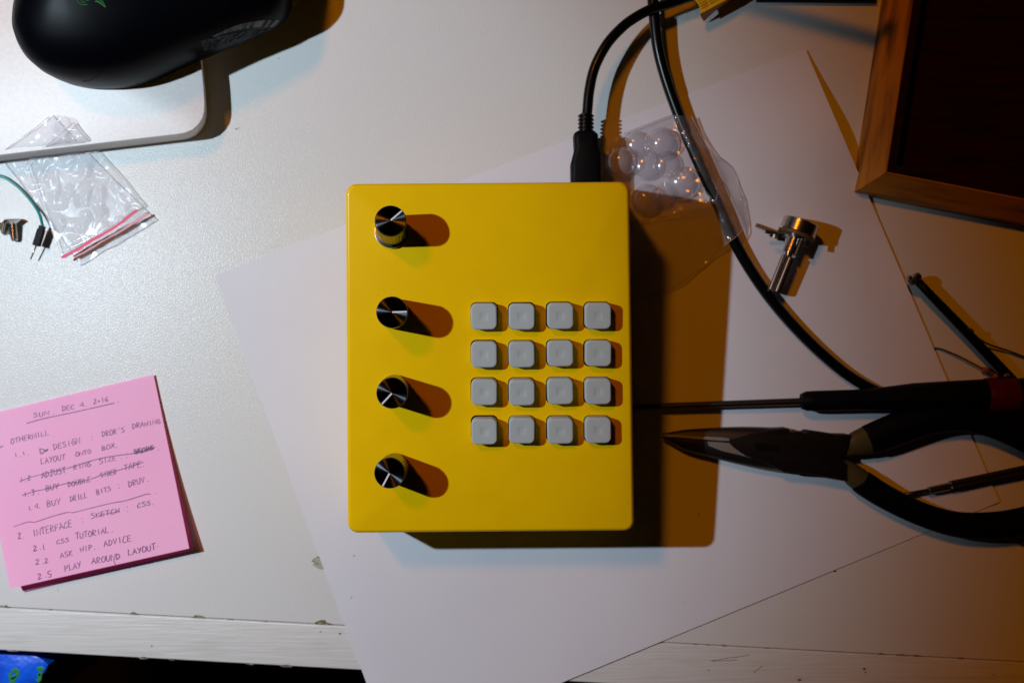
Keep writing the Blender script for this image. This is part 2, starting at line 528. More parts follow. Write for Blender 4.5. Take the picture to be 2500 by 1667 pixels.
cl = [lid(848, 1302, 0), lid(1549.5, 1296.5, 0), lid(1537.5, 443.5, 0), lid(842.5, 449, 0)]
cl = [(p.x / MM, p.y / MM) for p in cl]
outer = rrect(cl, 4.2, 8)
def build_enclosure():
    bm = bmesh.new()
    rings = []
    prof = [(-1.6, -37.5), (-1.4, -34), (0.0, -1.7)]
    for k in range(1, 7):
        a = math.pi / 2 * k / 6
        prof.append((1.7 * (1 - math.cos(a)), -1.7 + 1.7 * math.sin(a)))
    for ins, z in prof:
        rings.append([bm.verts.new(V(x, y, z)) for x, y in inset(outer, ins)])
    n = len(outer)
    for i in range(len(rings) - 1):
        for k in range(n):
            fc = bm.faces.new((rings[i][k], rings[i][(k + 1) % n], rings[i + 1][(k + 1) % n], rings[i + 1][k]))
            fc.smooth = True
    edges = []
    top = rings[-1]
    for k in range(n):
        edges.append(bm.edges.get((top[k], top[(k + 1) % n])))
    for (hx, hy) in HOLES:
        h = 5.4
        lp = rrect([(hx - h, hy - h), (hx + h, hy - h), (hx + h, hy + h), (hx - h, hy + h)], 2.3, 5)
        vs = [bm.verts.new(V(x, y, 0)) for x, y in lp]
        lo = [bm.verts.new(V(x, y, -2.0)) for x, y in lp]
        m = len(lp)
        for k in range(m):
            edges.append(bm.edges.new((vs[k], vs[(k + 1) % m])))
        for k in range(m):
            bm.faces.new((vs[k], lo[k], lo[(k + 1) % m], vs[(k + 1) % m]))
    bmesh.ops.triangle_fill(bm, edges=edges, use_beauty=True, use_dissolve=False)
    bm.verts.index_update()
    vs = [v.co.copy() for v in bm.verts]
    fs = [tuple(v.index for v in fc.verts) for fc in bm.faces]
    bm.free()
    return vs, fs
bx = [1182.3, 1273.5, 1365.8, 1457.2]
by = [771, 862.5, 953.5, 1046]
HOLES = []
for r in range(4):
    for c in range(4):
        p = lid(bx[c] + (0.5 if r == 3 else 0), by[r] - (1.5 if c > 1 else 0) * (r != 3), 0.0)
        HOLES.append((p.x / MM, p.y / MM))
v, f = build_enclosure()
shell = obj('enclosure', v, f, M['yellow'], box, smooth=50, local=True)
base = inset(outer, -1.7)
v, f = prism_world(base, -39.5, -37.6)
obj('base_plate', v, f, M['yellow'], box, local=True)
# dark circuit board below the button openings
xs = [h[0] for h in HOLES]; ys = [h[1] for h in HOLES]
v, f = prism_world([(min(xs) - 8, min(ys) - 8), (max(xs) + 8, min(ys) - 8), (max(xs) + 8, max(ys) + 8), (min(xs) - 8, max(ys) + 8)], -4.5, -2.4)
obj('circuit_board', v, f, M['hole'], box, local=True)

def button_geo():
    h, r = 5.08, 2.2
    V_, F_ = [], []
    prof = [(0.0, -2.2), (0.0, 4.3)]
    for k in range(1, 6):
        a = math.pi / 2 * k / 5
        prof.append((0.6 * (1 - math.cos(a)), 4.3 + 0.6 * math.sin(a)))
    base = rrect([(-h, -h), (h, -h), (h, h), (-h, h)], r, 6)
    n = len(base)
    for ins, z in prof:
        V_ += [V(x, y, z) for x, y in inset(base, ins)]
    nr = len(prof)
    # flat top with a round dimple
    last = inset(base, 0.75)
    V_ += [V(x, y, 4.9) for x, y in inset(base, 1.0)]; nr += 1
    for q, z in ((2.3, 4.9), (1.95, 4.87), (1.6, 4.80), (1.1, 4.73), (0.5, 4.70)):
        V_ += [V(q * math.cos(math.atan2(y, x)), q * math.sin(math.atan2(y, x)), z) for (x, y) in last]
        nr += 1
    for i in range(nr - 1):
        for k in range(n):
            a, b = i * n + k, i * n + (k + 1) % n
            F_.append((a, b, b + n, a + n))
    V_.append(V(0, 0, 4.70)); c = len(V_) - 1
    for k in range(n):
        F_.append(((nr - 1) * n + k, (nr - 1) * n + (k + 1) % n, c))
    F_.append(tuple(range(n))[::-1])
    return V_, F_
bv, bf = button_geo()
rnd = random.Random(3)
first = None
for i, (hx, hy) in enumerate(HOLES):
    r, c = divmod(i, 4)
    mx = Matrix.Translation(V(hx + 0.05 * c + rnd.uniform(-.08, .08), hy + rnd.uniform(-.12, .12) - (0.35 if i == 12 else 0), rnd.uniform(-.25, .2) + (0.4 if i == 12 else 0))) \
        @ Matrix.Rotation(rnd.uniform(-.022, .022), 4, 'Z') @ Matrix.Rotation(rnd.uniform(-.035, .035), 4, 'X')
    if first is None:
        first = obj('button', bv, bf, M['silicone'], box, smooth=40, local=True, mx=mx)
    else:
        o = first.copy(); C.objects.link(o); o.parent = box; o.matrix_basis = mx

# faint scratches and specks on the lid
sp = []
for i, (x, y, r) in enumerate([(1152, 726, 1.2), (1530, 1155, 1.5), (1533, 1228, 1.3), (923, 722, 1.0)]):
    p = lid(x, y, 0)
    sp.append(prism_world([(p.x / MM + r * .16 * math.cos(a), p.y / MM + r * .16 * math.sin(a)) for a in (0, 1, 2.2, 3.1, 4.4, 5.3)], 0, 0.03))
for g_ in sp: obj('lid_speck', *g_, M['grime'], box, local=True)

KN = [((956.0, 566), (953.7, 538.5), 17.6, 42, 3.6),
      ((960.0, 765.5), (957.0, 762), 18.6, 1.5, 1.0),
      ((962.5, 950.5), (957.0, 959.5), 18.0, -133, 1.0),
      ((963.8, 1141.5), (951.0, 1154.5), 17.6, -118, 1.0)]
for i, (bp, tp, h, ang, gap) in enumerate(KN):
    B = lid(*bp, 0.0); T = lid(*tp, h)
    ax = (T - B).normalized()
    q = Vector((0, 0, 1)).rotation_difference(ax)
    mx = Matrix.Translation(B) @ q.to_matrix().to_4x4()
    L = (T - B).length
    rt = 5.9 * MM
    seg = 72
    prof = [(gap * MM, 5.6 * MM), (gap * MM + .0004, 6.05 * MM), (L - .0016, 5.95 * MM)]
    v, f = lathe_geo((0, 0, 0), (0, 0, 1), prof, seg, knurl=1, kd=0.22 * MM)
    v2, f2 = lathe_geo((0, 0, 0), (0, 0, 1), [(L - .0017, 5.95 * MM), (L - .0008, 5.92 * MM), (L - .00045, 5.7 * MM), (L - .0004, 5.4 * MM)], seg)
    k = obj('knob', *join((v, f), (v2, f2)), M['knob'], box, smooth=30, local=True, mx=mx)
    v, f = lathe_geo((0, 0, 0), (0, 0, 1), [(L - .0005, 5.62 * MM), (L - .00005, 5.62 * MM), (L, 5.55 * MM)], 64)
    obj('top_disc', v, f, M['knob_top'], k, smooth=30, local=True)
    a = math.radians(ang) - yaw
    d = Vector((math.cos(a), math.sin(a), 0))
    v, f = box_geo(d * (0.1 * MM) + Vector((0, 0, L + .00006)), d * (5.5 * MM) + Vector((0, 0, L + .00006)), 0.62 * MM, 0.16 * MM)
    obj('pointer_line', v, f, M['pointer'], k, local=True)
    wv = lathe_geo((0, 0, 0), (0, 0, 1), [(0.0, 6.6 * MM if i == 0 else 5.9 * MM), (.0006, 6.6 * MM if i == 0 else 5.9 * MM), (.0007, 6.3 * MM if i == 0 else 5.7 * MM)], 40)
    obj('washer', *wv, M['chrome'], k, smooth=30, local=True)
    nv = lathe_geo((0, 0, 0), (0, 0, 1), [(.0007, 6.2 * MM), (.0028, 6.2 * MM), (.0031, 5.8 * MM)], 6)
    if i == 0:
        obj('nut', *nv, M['chrome'], k, local=True)
    sv = lathe_geo((0, 0, 0), (0, 0, 1), [(.0005, 3.2 * MM), (gap * MM + .001, 3.2 * MM)], 24)
    obj('shaft', *sv, M['steel'], k, local=True)

# ------------------------------------------------------------------ micro plug and the thin cable (top)
usb = thing('usb_cable', P(1431, 400, 0), 'thin black cable ending in a moulded plug in the top edge of the yellow box', 'cable')
zc = 13
def zpx(pts): return [P(x, y, z) for x, y, z in pts]
c1 = catmull([(1431, 300, 13), (1434, 270, 13), (1439, 220, 13.5), (1452, 165, 14), (1480, 111, 14), (1512, 74, 13), (1544, 48, 12), (1588, 24, 10.5),
              (1640, 8, 9), (1700, -12, 8), (1800, -40, 5), (1950, -90, 3)], 8)
v, f = tube_geo([P(*p) for p in c1], 2.2 * MM, 18)
obj('cord', v, f, M['black_rubber'], usb, smooth=True)
ribs = []
for k in range(5):
    y = 281 + k * 9.3
    ribs.append(lathe_geo(P(1430.5, y, 13), P(1430.5, y + 6, 13), [(0, 3.0 * MM), (0.0003, 3.4 * MM), (0.0008, 3.4 * MM), (0.0011, 3.0 * MM)], 24))
ribs.append(lathe_geo(P(1430.5, 279, 13), P(1430, 330, 13), [(0, 2.5 * MM), (0.009, 2.8 * MM)], 24))
obj('strain_relief', *join(*ribs), M['black_rubber'], usb, smooth=40)
loop = [(1402, 324), (1410, 318), (1452, 318), (1461, 326), (1461, 350), (1468, 372), (1469, 470), (1396, 470), (1395, 395), (1404, 360), (1403, 345)]
v, f = prism_geo(loop, 8.0, 18, 1.8, 3)
obj('plug_body', v, f, M['black_plastic'], usb, smooth=35)

# ------------------------------------------------------------------ thick cable
c2 = catmull([(1593, -60, 8), (1594, 0, 8), (1598, 48, 7.5), (1607, 121, 6.5), (1626, 194, 5.5), (1653, 271, 5), (1684, 349, 5), (1718, 426, 5),
              (1752, 499, 4.5), (1796, 596, 3.5), (1846, 680, 3), (1903, 756, 3), (1967, 826, 3), (2030, 884, 3), (2083, 924, 3.2), (2147, 958, 3),
              (2230, 985, 3), (2330, 992, 3), (2440, 985, 3), (2560, 960, 3)], 8)
v, f = tube_geo([P(*p) for p in c2], 2.45 * MM, 18)
o = obj('thick_cable', v, f, M['black_rubber'], smooth=True, origin=P(1800, 600, 0))
tag(o, 'thick black cable sweeping from the top edge down to the screwdriver handle', 'cable')

# ------------------------------------------------------------------ clear blister sheet in its bag
bl = thing('blister_pack', P(1640, 430, 0), 'clear plastic bag with a sheet of round domes beside the yellow box', 'plastic bag')
loop = [(1523, 326), (1642, 281), (1656, 286), (1706, 386), (1749, 487), (1690, 507), (1609, 534), (1500, 575), (1470, 500), (1480, 360)]
loop = [loop[i] for i in range(len(loop))]
def film_poly(loop, zf, n=26):
    """triangulated wavy sheet inside a px polygon"""
    bm = bmesh.new()
    pts = []
    m = len(loop)
    for i in range(m):
        a, b = loop[i], loop[(i + 1) % m]
        L = math.dist(a, b); k = max(1, int(L / n))
        for j in range(k): pts.append((a[0] + (b[0] - a[0]) * j / k, a[1] + (b[1] - a[1]) * j / k))
    vs = [bm.verts.new((x, -y, 0)) for x, y in pts]
    bm.faces.new(vs)
    bmesh.ops.triangulate(bm, faces=bm.faces)
    for _ in range(3):
        bmesh.ops.subdivide_edges(bm, edges=[e for e in bm.edges if e.calc_length() > n * 0.5], cuts=1, use_grid_fill=False)
        bmesh.ops.triangulate(bm, faces=bm.faces)
    out = [P(v.co.x, -v.co.y, zf(v.co.x, -v.co.y)) for v in bm.verts]
    bm.verts.index_update()
    fs = [tuple(v.index for v in fc.verts) for fc in bm.faces]
    bm.free()
    return out, fs
v, f = film_poly(loop, lambda x, y: 1.6 + 0.5 * mnoise.noise(Vector((x / 40, y / 40, 0))) + 0.7 * abs(mnoise.noise(Vector((x / 17, y / 22, 4)))) + max(0, (x - 1640) / 110) * 5)
obj('blister_sheet', v, f, M['film'], bl, smooth=True)
def dome_geo(cx, cy, r, h, z0):
    V_, F_ = [], []
    c = P(cx, cy, z0)
    prof = [(1.1, 0.0), (1.0, 0.02)] + [(math.cos(a), math.sin(a)) for a in [math.pi / 2 * k / 9 for k in range(1, 9)]]
    seg = 40
    for rr, zz in prof:
        for k in range(seg):
            a = 2 * math.pi * k / seg
            V_.append(c + V(rr * r * math.cos(a), rr * r * math.sin(a), zz * h))
    for i in range(len(prof) - 1):
        for k in range(seg):
            a, b = i * seg + k, i * seg + (k + 1) % seg
            F_.append((a, b, b + seg, a + seg))
    V_.append(c + V(0, 0, h)); t = len(V_) - 1
    for k in range(seg): F_.append(((len(prof) - 1) * seg + k, (len(prof) - 1) * seg + (k + 1) % seg, t))
    return V_, F_
for (x, y, r, h, z0) in [(1516, 396, 6.6, 6.5, 2.0), (1614, 352, 6.8, 6.6, 2.0), (1580, 404, 6.2, 3.4, 1.8), (1662, 446, 6.8, 6.6, 2.4), (1577, 487, 6.4, 6.4, 2.0), (1628, 402, 5.6, 3.0, 1.8), (1618, 478, 5.4, 2.8, 1.8), (1556, 352, 5.2, 3.0, 1.8)]:
    v, f = dome_geo(x, y, r, h, z0)
    obj('dome', v, f, M['blister'], bl, smooth=True)
outer_bag = [(1640, 281), (1688, 284), (1712, 330), (1738, 374), (1765, 392), (1786, 408), (1800, 432), (1805, 458), (1806, 470), (1818, 490), (1821, 515),
             (1824, 545), (1800, 575), (1768, 600), (1735, 632), (1702, 662), (1668, 688), (1635, 706), (1580, 730), (1520, 735), (1520, 540), (1609, 530), (1700, 505), (1745, 486)]
def bagz(x, y):
    z = 2.2 + 1.3 * mnoise.noise(Vector((x / 55, y / 38, 3.0))) + 0.7 * mnoise.noise(Vector((x / 22, y / 60, 8.0))) + 1.1 * abs(mnoise.noise(Vector((x / 26, y / 18, 12.0))))
    d = abs((x - 1740) * 0.91 - (y - 475) * 0.41) / 26
    return z + 6.6 * math.exp(-d * d)
v, f = film_poly(outer_bag, bagz, 18)
obj('bag_film', v, f, M['film'], bl, smooth=True)
rim = []
for bagrim, lp in ((True, outer_bag[1:19]), (False, [(1523, 326), (1642, 281), (1656, 286), (1706, 386), (1749, 487), (1609, 534)])):
    pts = catmull([(x, y, bagz(x, y) if bagrim else 2.0 + max(0, (x - 1640) / 110) * 5) for x, y in lp], 5)
    rim.append(tube_geo([P(x, y, z + 0.1) for x, y, z in pts], 0.00018, 6))
obj('film_rim', *join(*rim), thin_plastic('film_edge', milky=0.35, rough=0.2, tint=(0.7, 0.68, 0.68)), bl, smooth=True)

# ------------------------------------------------------------------ potentiometer
pot = thing('potentiometer', P(1925, 630, 0), 'loose silver potentiometer with splined shaft lying on the paper right of the thick cable', 'potentiometer')
a = P(1957, 541, 8.2); b = P(1889, 713, 7.0)
ax = (b - a).normalized(); tot = (b - a).length
v, f = lathe_geo(a, b, [(0.0, 7.4 * MM), (0.0004, 7.8 * MM), (0.0052, 7.8 * MM), (0.0056, 7.5 * MM)], 48)
obj('can', v, f, M['chrome'], pot, smooth=35)
v, f = lathe_geo(a + ax * 0.0056, b, [(0, 8.0 * MM), (0.0012, 8.0 * MM)], 40)
obj('face_plate', v, f, mat('brown_phenolic', (0.13, 0.06, 0.02), 0.5), pot, smooth=35)
prof = [(0, 4.6 * MM), (0.001, 4.6 * MM), (0.0011, 3.5 * MM)]
t = 0.0011
while t < 0.0078:
    prof += [(t, 3.2 * MM), (t + .00028, 2.85 * MM), (t + .00056, 3.2 * MM)]; t += .00056
prof += [(t, 3.0 * MM)]
v, f = lathe_geo(a + ax * 0.0068, b, prof, 32)
obj('threaded_bushing', v, f, M['chrome'], pot, smooth=25)
v, f = lathe_geo(a + ax * 0.0145, b, [(0, 1.9 * MM), (0.0016, 1.9 * MM)], 28)
v2, f2 = lathe_geo(a + ax * 0.0160, b, [(0, 2.3 * MM), (0.0004, 2.7 * MM), (tot - 0.0165, 2.7 * MM), (tot - 0.016, 2.3 * MM)], 36, knurl=1, kd=0.3 * MM)
obj('splined_shaft', *join((v, f), (v2, f2)), M['chrome'], pot, smooth=20)
for (x0, y0, z0, x1, y1, z1) in [(1902, 572, 6, 1869, 565, 9), (1899, 570, 4, 1845, 549, 2.0), (1908, 583, 10, 1880, 573, 12)][:3]:
    v, f = box_geo(P(x0 + 8, y0 + 3, z0), P(x1, y1, z1), 0.0016, 0.0005)
    obj('terminal_lug', v, f, M['steel'], pot)
for (x0, y0) in ((1909, 585), (1975, 600)):
    v, f = box_geo(P(x0 - 4, y0 - 14, 13), P(x0 - 7, y0 + 3, 13), 0.0018, 0.001)
    obj('crimp_tab', v, f, M['chrome'], pot)

# ------------------------------------------------------------------ wooden tray
base_c = P(2079, 473, 0)
ud = (P(2500, 555, 0) - base_c).normalized(); vd = (P(2152, 0, 0) - base_c).normalized()
tray = thing('wooden_tray', base_c, 'brown wooden tray with mitred raised rim and dark inside, top right of the desk', 'tray')
TW, TH = 190 * MM, 165 * MM
tp = [(0, 0), (0.6, 7), (8.0, 16), (8.6, 15.6), (9.0, 13), (12.0, 12.6), (12.2, 3)]
def side(corner_a, corner_b, ina, inb):
    """one rim side between two mitred corners: ina/inb are inward direction vectors at the corners"""
    V_, F_ = [], []
    for c, i_ in ((corner_a, ina), (corner_b, inb)):
        for s_, z in tp:
            V_.append(c + i_ * (s_ * MM) + Vector((0, 0, z * MM)))
        V_.append(c + i_ * (12.2 * MM))
    n = len(tp) + 1
    for k in range(n):
        F_.append((k, (k + 1) % n, n + (k + 1) % n, n + k))
    F_.append(tuple(range(n))); F_.append(tuple(range(n, 2 * n))[::-1])
    return V_, F_
A0 = base_c; B0 = base_c + ud * TW; D0 = base_c + vd * TH; C0 = B0 + vd * TH
ia, ib, ic, idd = ud + vd, vd - ud, -ud - vd, ud - vd
# each rim piece gets an own frame so that the grain runs along it
def rim_piece(ca, cb, i1, i2, m):
    d = (cb - ca).normalized()
    ang = math.atan2(d.y, d.x)
    mx = Matrix.Translation(ca - base_c) @ Matrix.Rotation(ang, 4, 'Z')
    v, f = side(ca, cb, i1, i2)
    return obj('rim', v, f, m, tray, mx=mx)
e = 0.00012
rim_piece(A0 + vd * e, D0 - vd * e, ia, idd, M['wood_x'])
rim_piece(A0 + ud * e, B0 - ud * e, ia, ib, M['wood_x'])
rim_piece(D0 + ud * e, C0 - ud * e, idd, ic, M['wood_x'])
rim_piece(B0 + vd * e, C0 - vd * e, ib, ic, M['wood_x'])
def lipq(s1, s2, z, name, m):
    V_ = []
    for c, i_ in ((A0, ia), (B0, ib), (C0, ic), (D0, idd)): V_.append(c + i_ * (s1 * MM) + Vector((0, 0, z * MM)))
    for c, i_ in ((A0, ia), (B0, ib), (C0, ic), (D0, idd)): V_.append(c + i_ * (s2 * MM) + Vector((0, 0, z * MM)))
    V_ += [p - Vector((0, 0, 0.001)) for p in V_]
    F_ = []
    for k in range(4):
        j = (k + 1) % 4
        F_ += [(k, j, j + 4, k + 4), (k + 8, k + 12, j + 12, j + 8), (k, k + 8, j + 8, j), (k + 4, j + 4, j + 12, k + 12)]
    return obj(name, V_, F_, m, tray)
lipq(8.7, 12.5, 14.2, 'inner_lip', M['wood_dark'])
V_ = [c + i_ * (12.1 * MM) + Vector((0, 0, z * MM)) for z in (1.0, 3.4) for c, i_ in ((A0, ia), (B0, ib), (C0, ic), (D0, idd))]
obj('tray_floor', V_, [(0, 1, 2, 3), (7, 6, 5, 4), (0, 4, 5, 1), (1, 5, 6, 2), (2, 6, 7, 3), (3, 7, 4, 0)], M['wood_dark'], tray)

# ------------------------------------------------------------------ aluminium slab and mouse
arc = [(466, -90), (490, 139), (497, 210), (499.5, 250), (499, 272), (495, 288), (486, 303), (471, 317), (452, 325), (434, 328), (217, 353.5), (0, 379), (-260, 409), (-300, -90)]
v, f = prism_geo(arc, 0, 14, 0.5, 2)
na = len(arc)
v = [p + V(-3.2, 0.2, 0) if i < na else p for i, p in enumerate(v)]      # the side wall slopes inwards below the rim
slab = thing('keyboard_slab', P(200, 150, 0), 'silver aluminium slab with rounded corner under the black mouse', 'aluminium slab')
obj('body', v, f, M['alu'], slab, smooth=30)

ol = [(34, 0), (35, 43), (45, 95), (74, 143), (108, 176), (147, 197), (195, 210), (243, 216), (295, 214), (347, 203), (390, 187), (434, 167), (482, 145),
      (524, 127), (566, 110), (615, 92), (668, 76), (694, 60), (712, 34), (716, 0), (716, -80), (708, -140), (660, -168), (560, -182), (450, -190),
      (330, -198), (200, -190), (110, -150), (60, -90), (38, -35)]
ol = catmull(ol, 4, closed=True)
lv = [(0.965, 14.2), (0.985, 16), (0.995, 22), (1.0, 30), (0.985, 37), (0.94, 42), (0.85, 46), (0.72, 49), (0.55, 51.6), (0.36, 53.5), (0.18, 54.7), (0.07, 55.1), (0.02, 55.2)]
sp0, sp1 = Vector((262, -75)), Vector((600, -60))
def mring(s, z, off=0.0):
    out = []
    for (x, y) in ol:
        p = Vector((x, y)); t = max(0, min(1, (p - sp0).dot(sp1 - sp0) / (sp1 - sp0).length_squared))
        q = sp0 + (sp1 - sp0) * t
        pp = q + (p - q) * s
        if off: pp = pp + (p - q).normalized() * off
        u = max(0, min(1, (pp.x - 250) / 470))
        zz = 14.2 + (z - 14.2) * (1 - 0.42 * u ** 1.4)
        dr = (p - q).normalized(); dt = dr.x * -0.74 + dr.y * -0.67
        a = P(pp.x, pp.y, 30 + (17 if dt > 0 else 16) * dt)      # height at which the outline is widest on this side
        out.append(Vector((a.x, a.y, zz * MM)))
    return out
mouse = thing('computer_mouse', P(350, 0, 14.2), 'large black mouse with partial green emblem resting on the aluminium slab', 'mouse')
V_, F_ = [], []
n = len(ol)
for s_, z in lv: V_ += mring(s_, z)
for i in range(len(lv) - 1):
    for k in range(n):
        a_, b_ = i * n + k, i * n + (k + 1) % n
        F_.append((a_, b_, b_ + n, a_ + n))
F_.append(tuple(range(n))); F_.append(tuple(range((len(lv) - 1) * n, len(lv) * n)))
shell_v, shell_f = V_, F_
obj('shell', V_, F_, M['mouse'], mouse, smooth=60)
bvh = BVHTree.FromPolygons([tuple(p) for p in V_], F_)
def on_mouse(px, py, lift=0.15):
    d = (P(px, py, 0) - CAMP).normalized()
    hit = bvh.ray_cast(CAMP, d)
    for k in range(40):
        if hit[0] is not None: break
        px += (400 - px) * 0.02; py += (0 - py) * 0.02
        d = (P(px, py, 0) - CAMP).normalized(); hit = bvh.ray_cast(CAMP, d)
    return hit[0] - d * (lift * MM)
def surf_patch(q, nx, ny, lift):
    V_, F_ = [], []
    for j in range(ny + 1):
        for i in range(nx + 1):
            u, vv = i / nx, j / ny
            x = q[0](u)[0] * (1 - vv) + q[1](u)[0] * vv
            y = q[0](u)[1] * (1 - vv) + q[1](u)[1] * vv
            V_.append(on_mouse(x, y, lift))
    for j in range(ny):
        for i in range(nx):
            a_ = j * (nx + 1) + i
            F_.append((a_, a_ + 1, a_ + nx + 2, a_ + nx + 1))
    return V_, F_
def poly(pts):
    c = catmull(pts, 6)
    return lambda u: c[min(len(c) - 1, int(round(u * (len(c) - 1))))]
v, f = surf_patch((poly([(520, 88), (580, 62), (636, 51), (684, 50)]), poly([(520, 92), (580, 74), (628, 67), (668, 67)])), 24, 4, 0.25)
obj('side_button', v, f, M['mouse_grey'], mouse, smooth=True)
# dimpled rubber grip
gm = mat('dotted_grip', (0.006, 0.006, 0.008), 0.5, spec=0.2)
nt = gm.node_tree; vo = nt.nodes.new('ShaderNodeTexVoronoi'); vo.inputs['Scale'].default_value = 900
tc = nt.nodes.new('ShaderNodeTexCoord'); bp = nt.nodes.new('ShaderNodeBump'); bp.inputs['Distance'].default_value = 0.0012
nt.links.new(tc.outputs['Object'], vo.inputs[0]); nt.links.new(vo.outputs[0], bp.inputs['Height'])
nt.links.new(bp.outputs[0], nt.nodes['Principled BSDF'].inputs['Normal'])
v, f = surf_patch((poly([(490, 100), (560, 84), (620, 74), (668, 71)]), poly([(498, 126), (540, 112), (600, 90), (660, 75)])), 24, 6, 0.25)
obj('side_grip', v, f, gm, mouse, smooth=True)
segs = []
for pts in [[(186, -8), (190, 4), (200, 12), (214, 12)], [(196, -6), (200, 4), (208, 7)], [(228, -6), (236, 1), (244, 6), (252, 9), (258, 18), (249, 12), (240, 6), (232, 4)],
            [(238, -6), (248, 2), (254, 10), (257, 17)], [(205, -2), (215, 2), (222, -4)], [(243, 3), (250, 1), (256, -4)]]:
    segs.append(tube_geo([on_mouse(x, y, 0.05) for x, y in catmull(pts, 5)], 0.00022, 5))
obj('emblem', *join(*segs), M['green_logo'], mouse)
v, f = tube_geo([on_mouse(x, y, 0.0) for x, y in catmull([(200, 199), (225, 195), (250, 175), (285, 148)], 6)], 0.00012, 5)
obj('shell_seam', v, f, M['hole'], mouse)

# ------------------------------------------------------------------ screws
def screw(name, pa, pb, label):
    t = thing(name, (pa + pb) / 2 - Vector((0, 0, (pa.z + pb.z) / 2)), label, 'screw', 'loose silver screws on the desk')
    L = (pb - pa).length
    v, f = lathe_geo(pa, pb, [(0, 3.0 * MM), (0.0003, 3.6 * MM), (0.0005, 3.55 * MM), (0.0022, 1.75 * MM)], 32)
    obj('head', v, f, M['chrome'], t, smooth=30)
    prof = [(0.0021, 1.5 * MM)]
    tt = 0.0023
    while tt < L - 0.0003:
        prof += [(tt, 1.75 * MM), (tt + .00025, 1.4 * MM)]; tt += 0.0005
    prof.append((L, 1.3 * MM))
    v, f = lathe_geo(pa, pb, prof, 20)
    obj('threaded_shank', v, f, M['chrome'], t, smooth=25)
    return t
screw('screw', P(31, 534, 3.4), P(36, 588, 1.8), 'silver countersunk screw lying with its threads pointing down, left of the zip bag')
screw('screw', P(17, 556, 3.5), P(-30, 546, 1.8), 'silver screw cut by the left edge of the photo, its head towards the other screw')

# ------------------------------------------------------------------ jumper wire
jw = thing('jumper_wire', P(70, 500, 0), 'thin teal jumper wire with black sleeve and bare pin, under the zip bag', 'wire')
c3 = catmull([(-60, 416, 2), (0, 430, 1.6), (28, 444, 1.2), (56, 468, 1.0), (82, 499, 1.4), (97, 525, 3), (104, 552, 5)], 8)
v, f = tube_geo([P(*p) for p in c3], 0.62 * MM, 12)
obj('insulation', v, f, M['teal'], jw, smooth=True)
v, f = join(box_geo(P(104, 552, 5), P(101, 561, 5), 0.0021, 0.0021), box_geo(P(101, 561, 5), P(89, 600, 4.6), 0.0026, 0.0026))
obj('sleeve', v, f, M['black_plastic'], jw)
v, f = tube_geo([P(89, 599, 4.6), P(75, 633, 4.0)], 0.32 * MM, 10)
obj('pin', v, f, M['steel'], jw, smooth=True)

# ------------------------------------------------------------------ zip bag
zb = thing('zip_bag', P(200, 450, 0), 'empty crumpled clear zip bag with a red seal line leaning on the slab edge', 'plastic bag')
def zbz(off, amp, seed):
    def fz(u, v):
        x = u * 5; y = v * 6
        n1 = mnoise.noise(Vector((x * .7, y * .7, seed)))
        n2 = abs(mnoise.noise(Vector((x * 1.6 + 3, y * 1.1, seed + 5))))
        n3 = abs(mnoise.noise(Vector((x * 3.6, y * 3.0, seed + 9))))
        lift = 15.2 * max(0.0, min(1.0, (0.46 - v) / 0.10)) if v < 0.46 else 0
        base = off + amp * (n1 * .8 + n2 * 1.1 + n3 * 0.5) * min(1, 6 * min(u, 1 - u, 1.2 * (1 - v)) + .25)
        return max(0.3, base) + lift
    return fz
# lower, wider panel then the narrower one folded over it; the slab raises the upper part
def slab_lift(px, py):
    d = (py - (379 - 0.1175 * px)) / 1.0
    return 14.3 / (1 + math.exp(d / 4.5))
def bag_panel(q, nx, ny, off, amp, seed, bow=0):
    V_, F_ = [], []
    for j in range(ny + 1):
        for i in range(nx + 1):
            u, v = i / nx, j / ny
            x = (q[0][0] * (1 - u) + q[1][0] * u) * (1 - v) + (q[3][0] * (1 - u) + q[2][0] * u) * v
            y = (q[0][1] * (1 - u) + q[1][1] * u) * (1 - v) + (q[3][1] * (1 - u) + q[2][1] * u) * v
            x += bow * math.sin(math.pi * v) * (0.5 - u) * 2 + 4 * mnoise.noise(Vector((v * 5, u * 2, seed)))
            y += 4 * mnoise.noise(Vector((u * 5, v * 2, seed + 2)))
            n1 = mnoise.noise(Vector((x / 60, y / 60, seed)))
            n2 = abs(mnoise.noise(Vector((x / 38, y / 52, seed + 5))))
            n3 = mnoise.noise(Vector((x / 20, y / 24, seed + 9))) * max(0.0, mnoise.noise(Vector((x / 55, y / 55, seed + 31))) * 2)
            e_ = min(1, 7 * min(u, 1 - u, v + .05, 1 - v + .02) + .2)
            z = max(off, off + amp * (n1 * .9 + n2 * 1.7 + n3 * 0.9) * e_)
            V_.append(P(x, y, z + slab_lift(x, y)))
    for j in range(ny):
        for i in range(nx):
            a_ = j * (nx + 1) + i
            F_.append((a_, a_ + 1, a_ + nx + 2, a_ + nx + 1))
    return V_, F_
Q1 = [(-4, 378), (128, 282), (384, 538), (196, 648)]
Q2 = [(66, 398), (180, 300), (352, 502), (150, 628)]
v, f = bag_panel(Q1, 80, 90, 0.5, 1.2, 1.0, 6)
obj('back_panel', v, f, M['bag'], zb, smooth=True)
v, f = bag_panel(Q2, 80, 90, 1.8, 1.4, 14.0)
obj('front_panel', v, f, M['bag'], zb, smooth=True)
def edge_rim(V_, nx, ny):
    b = [j * (nx + 1) for j in range(ny + 1)] + [ny * (nx + 1) + i for i in range(1, nx + 1)] + \
        [j * (nx + 1) + nx for j in range(ny - 1, -1, -1)] + [i for i in range(nx - 1, -1, -1)]
    return tube_geo([V_[k] + Vector((0, 0, 0.0001)) for k in b[::2]], 0.00017, 6)
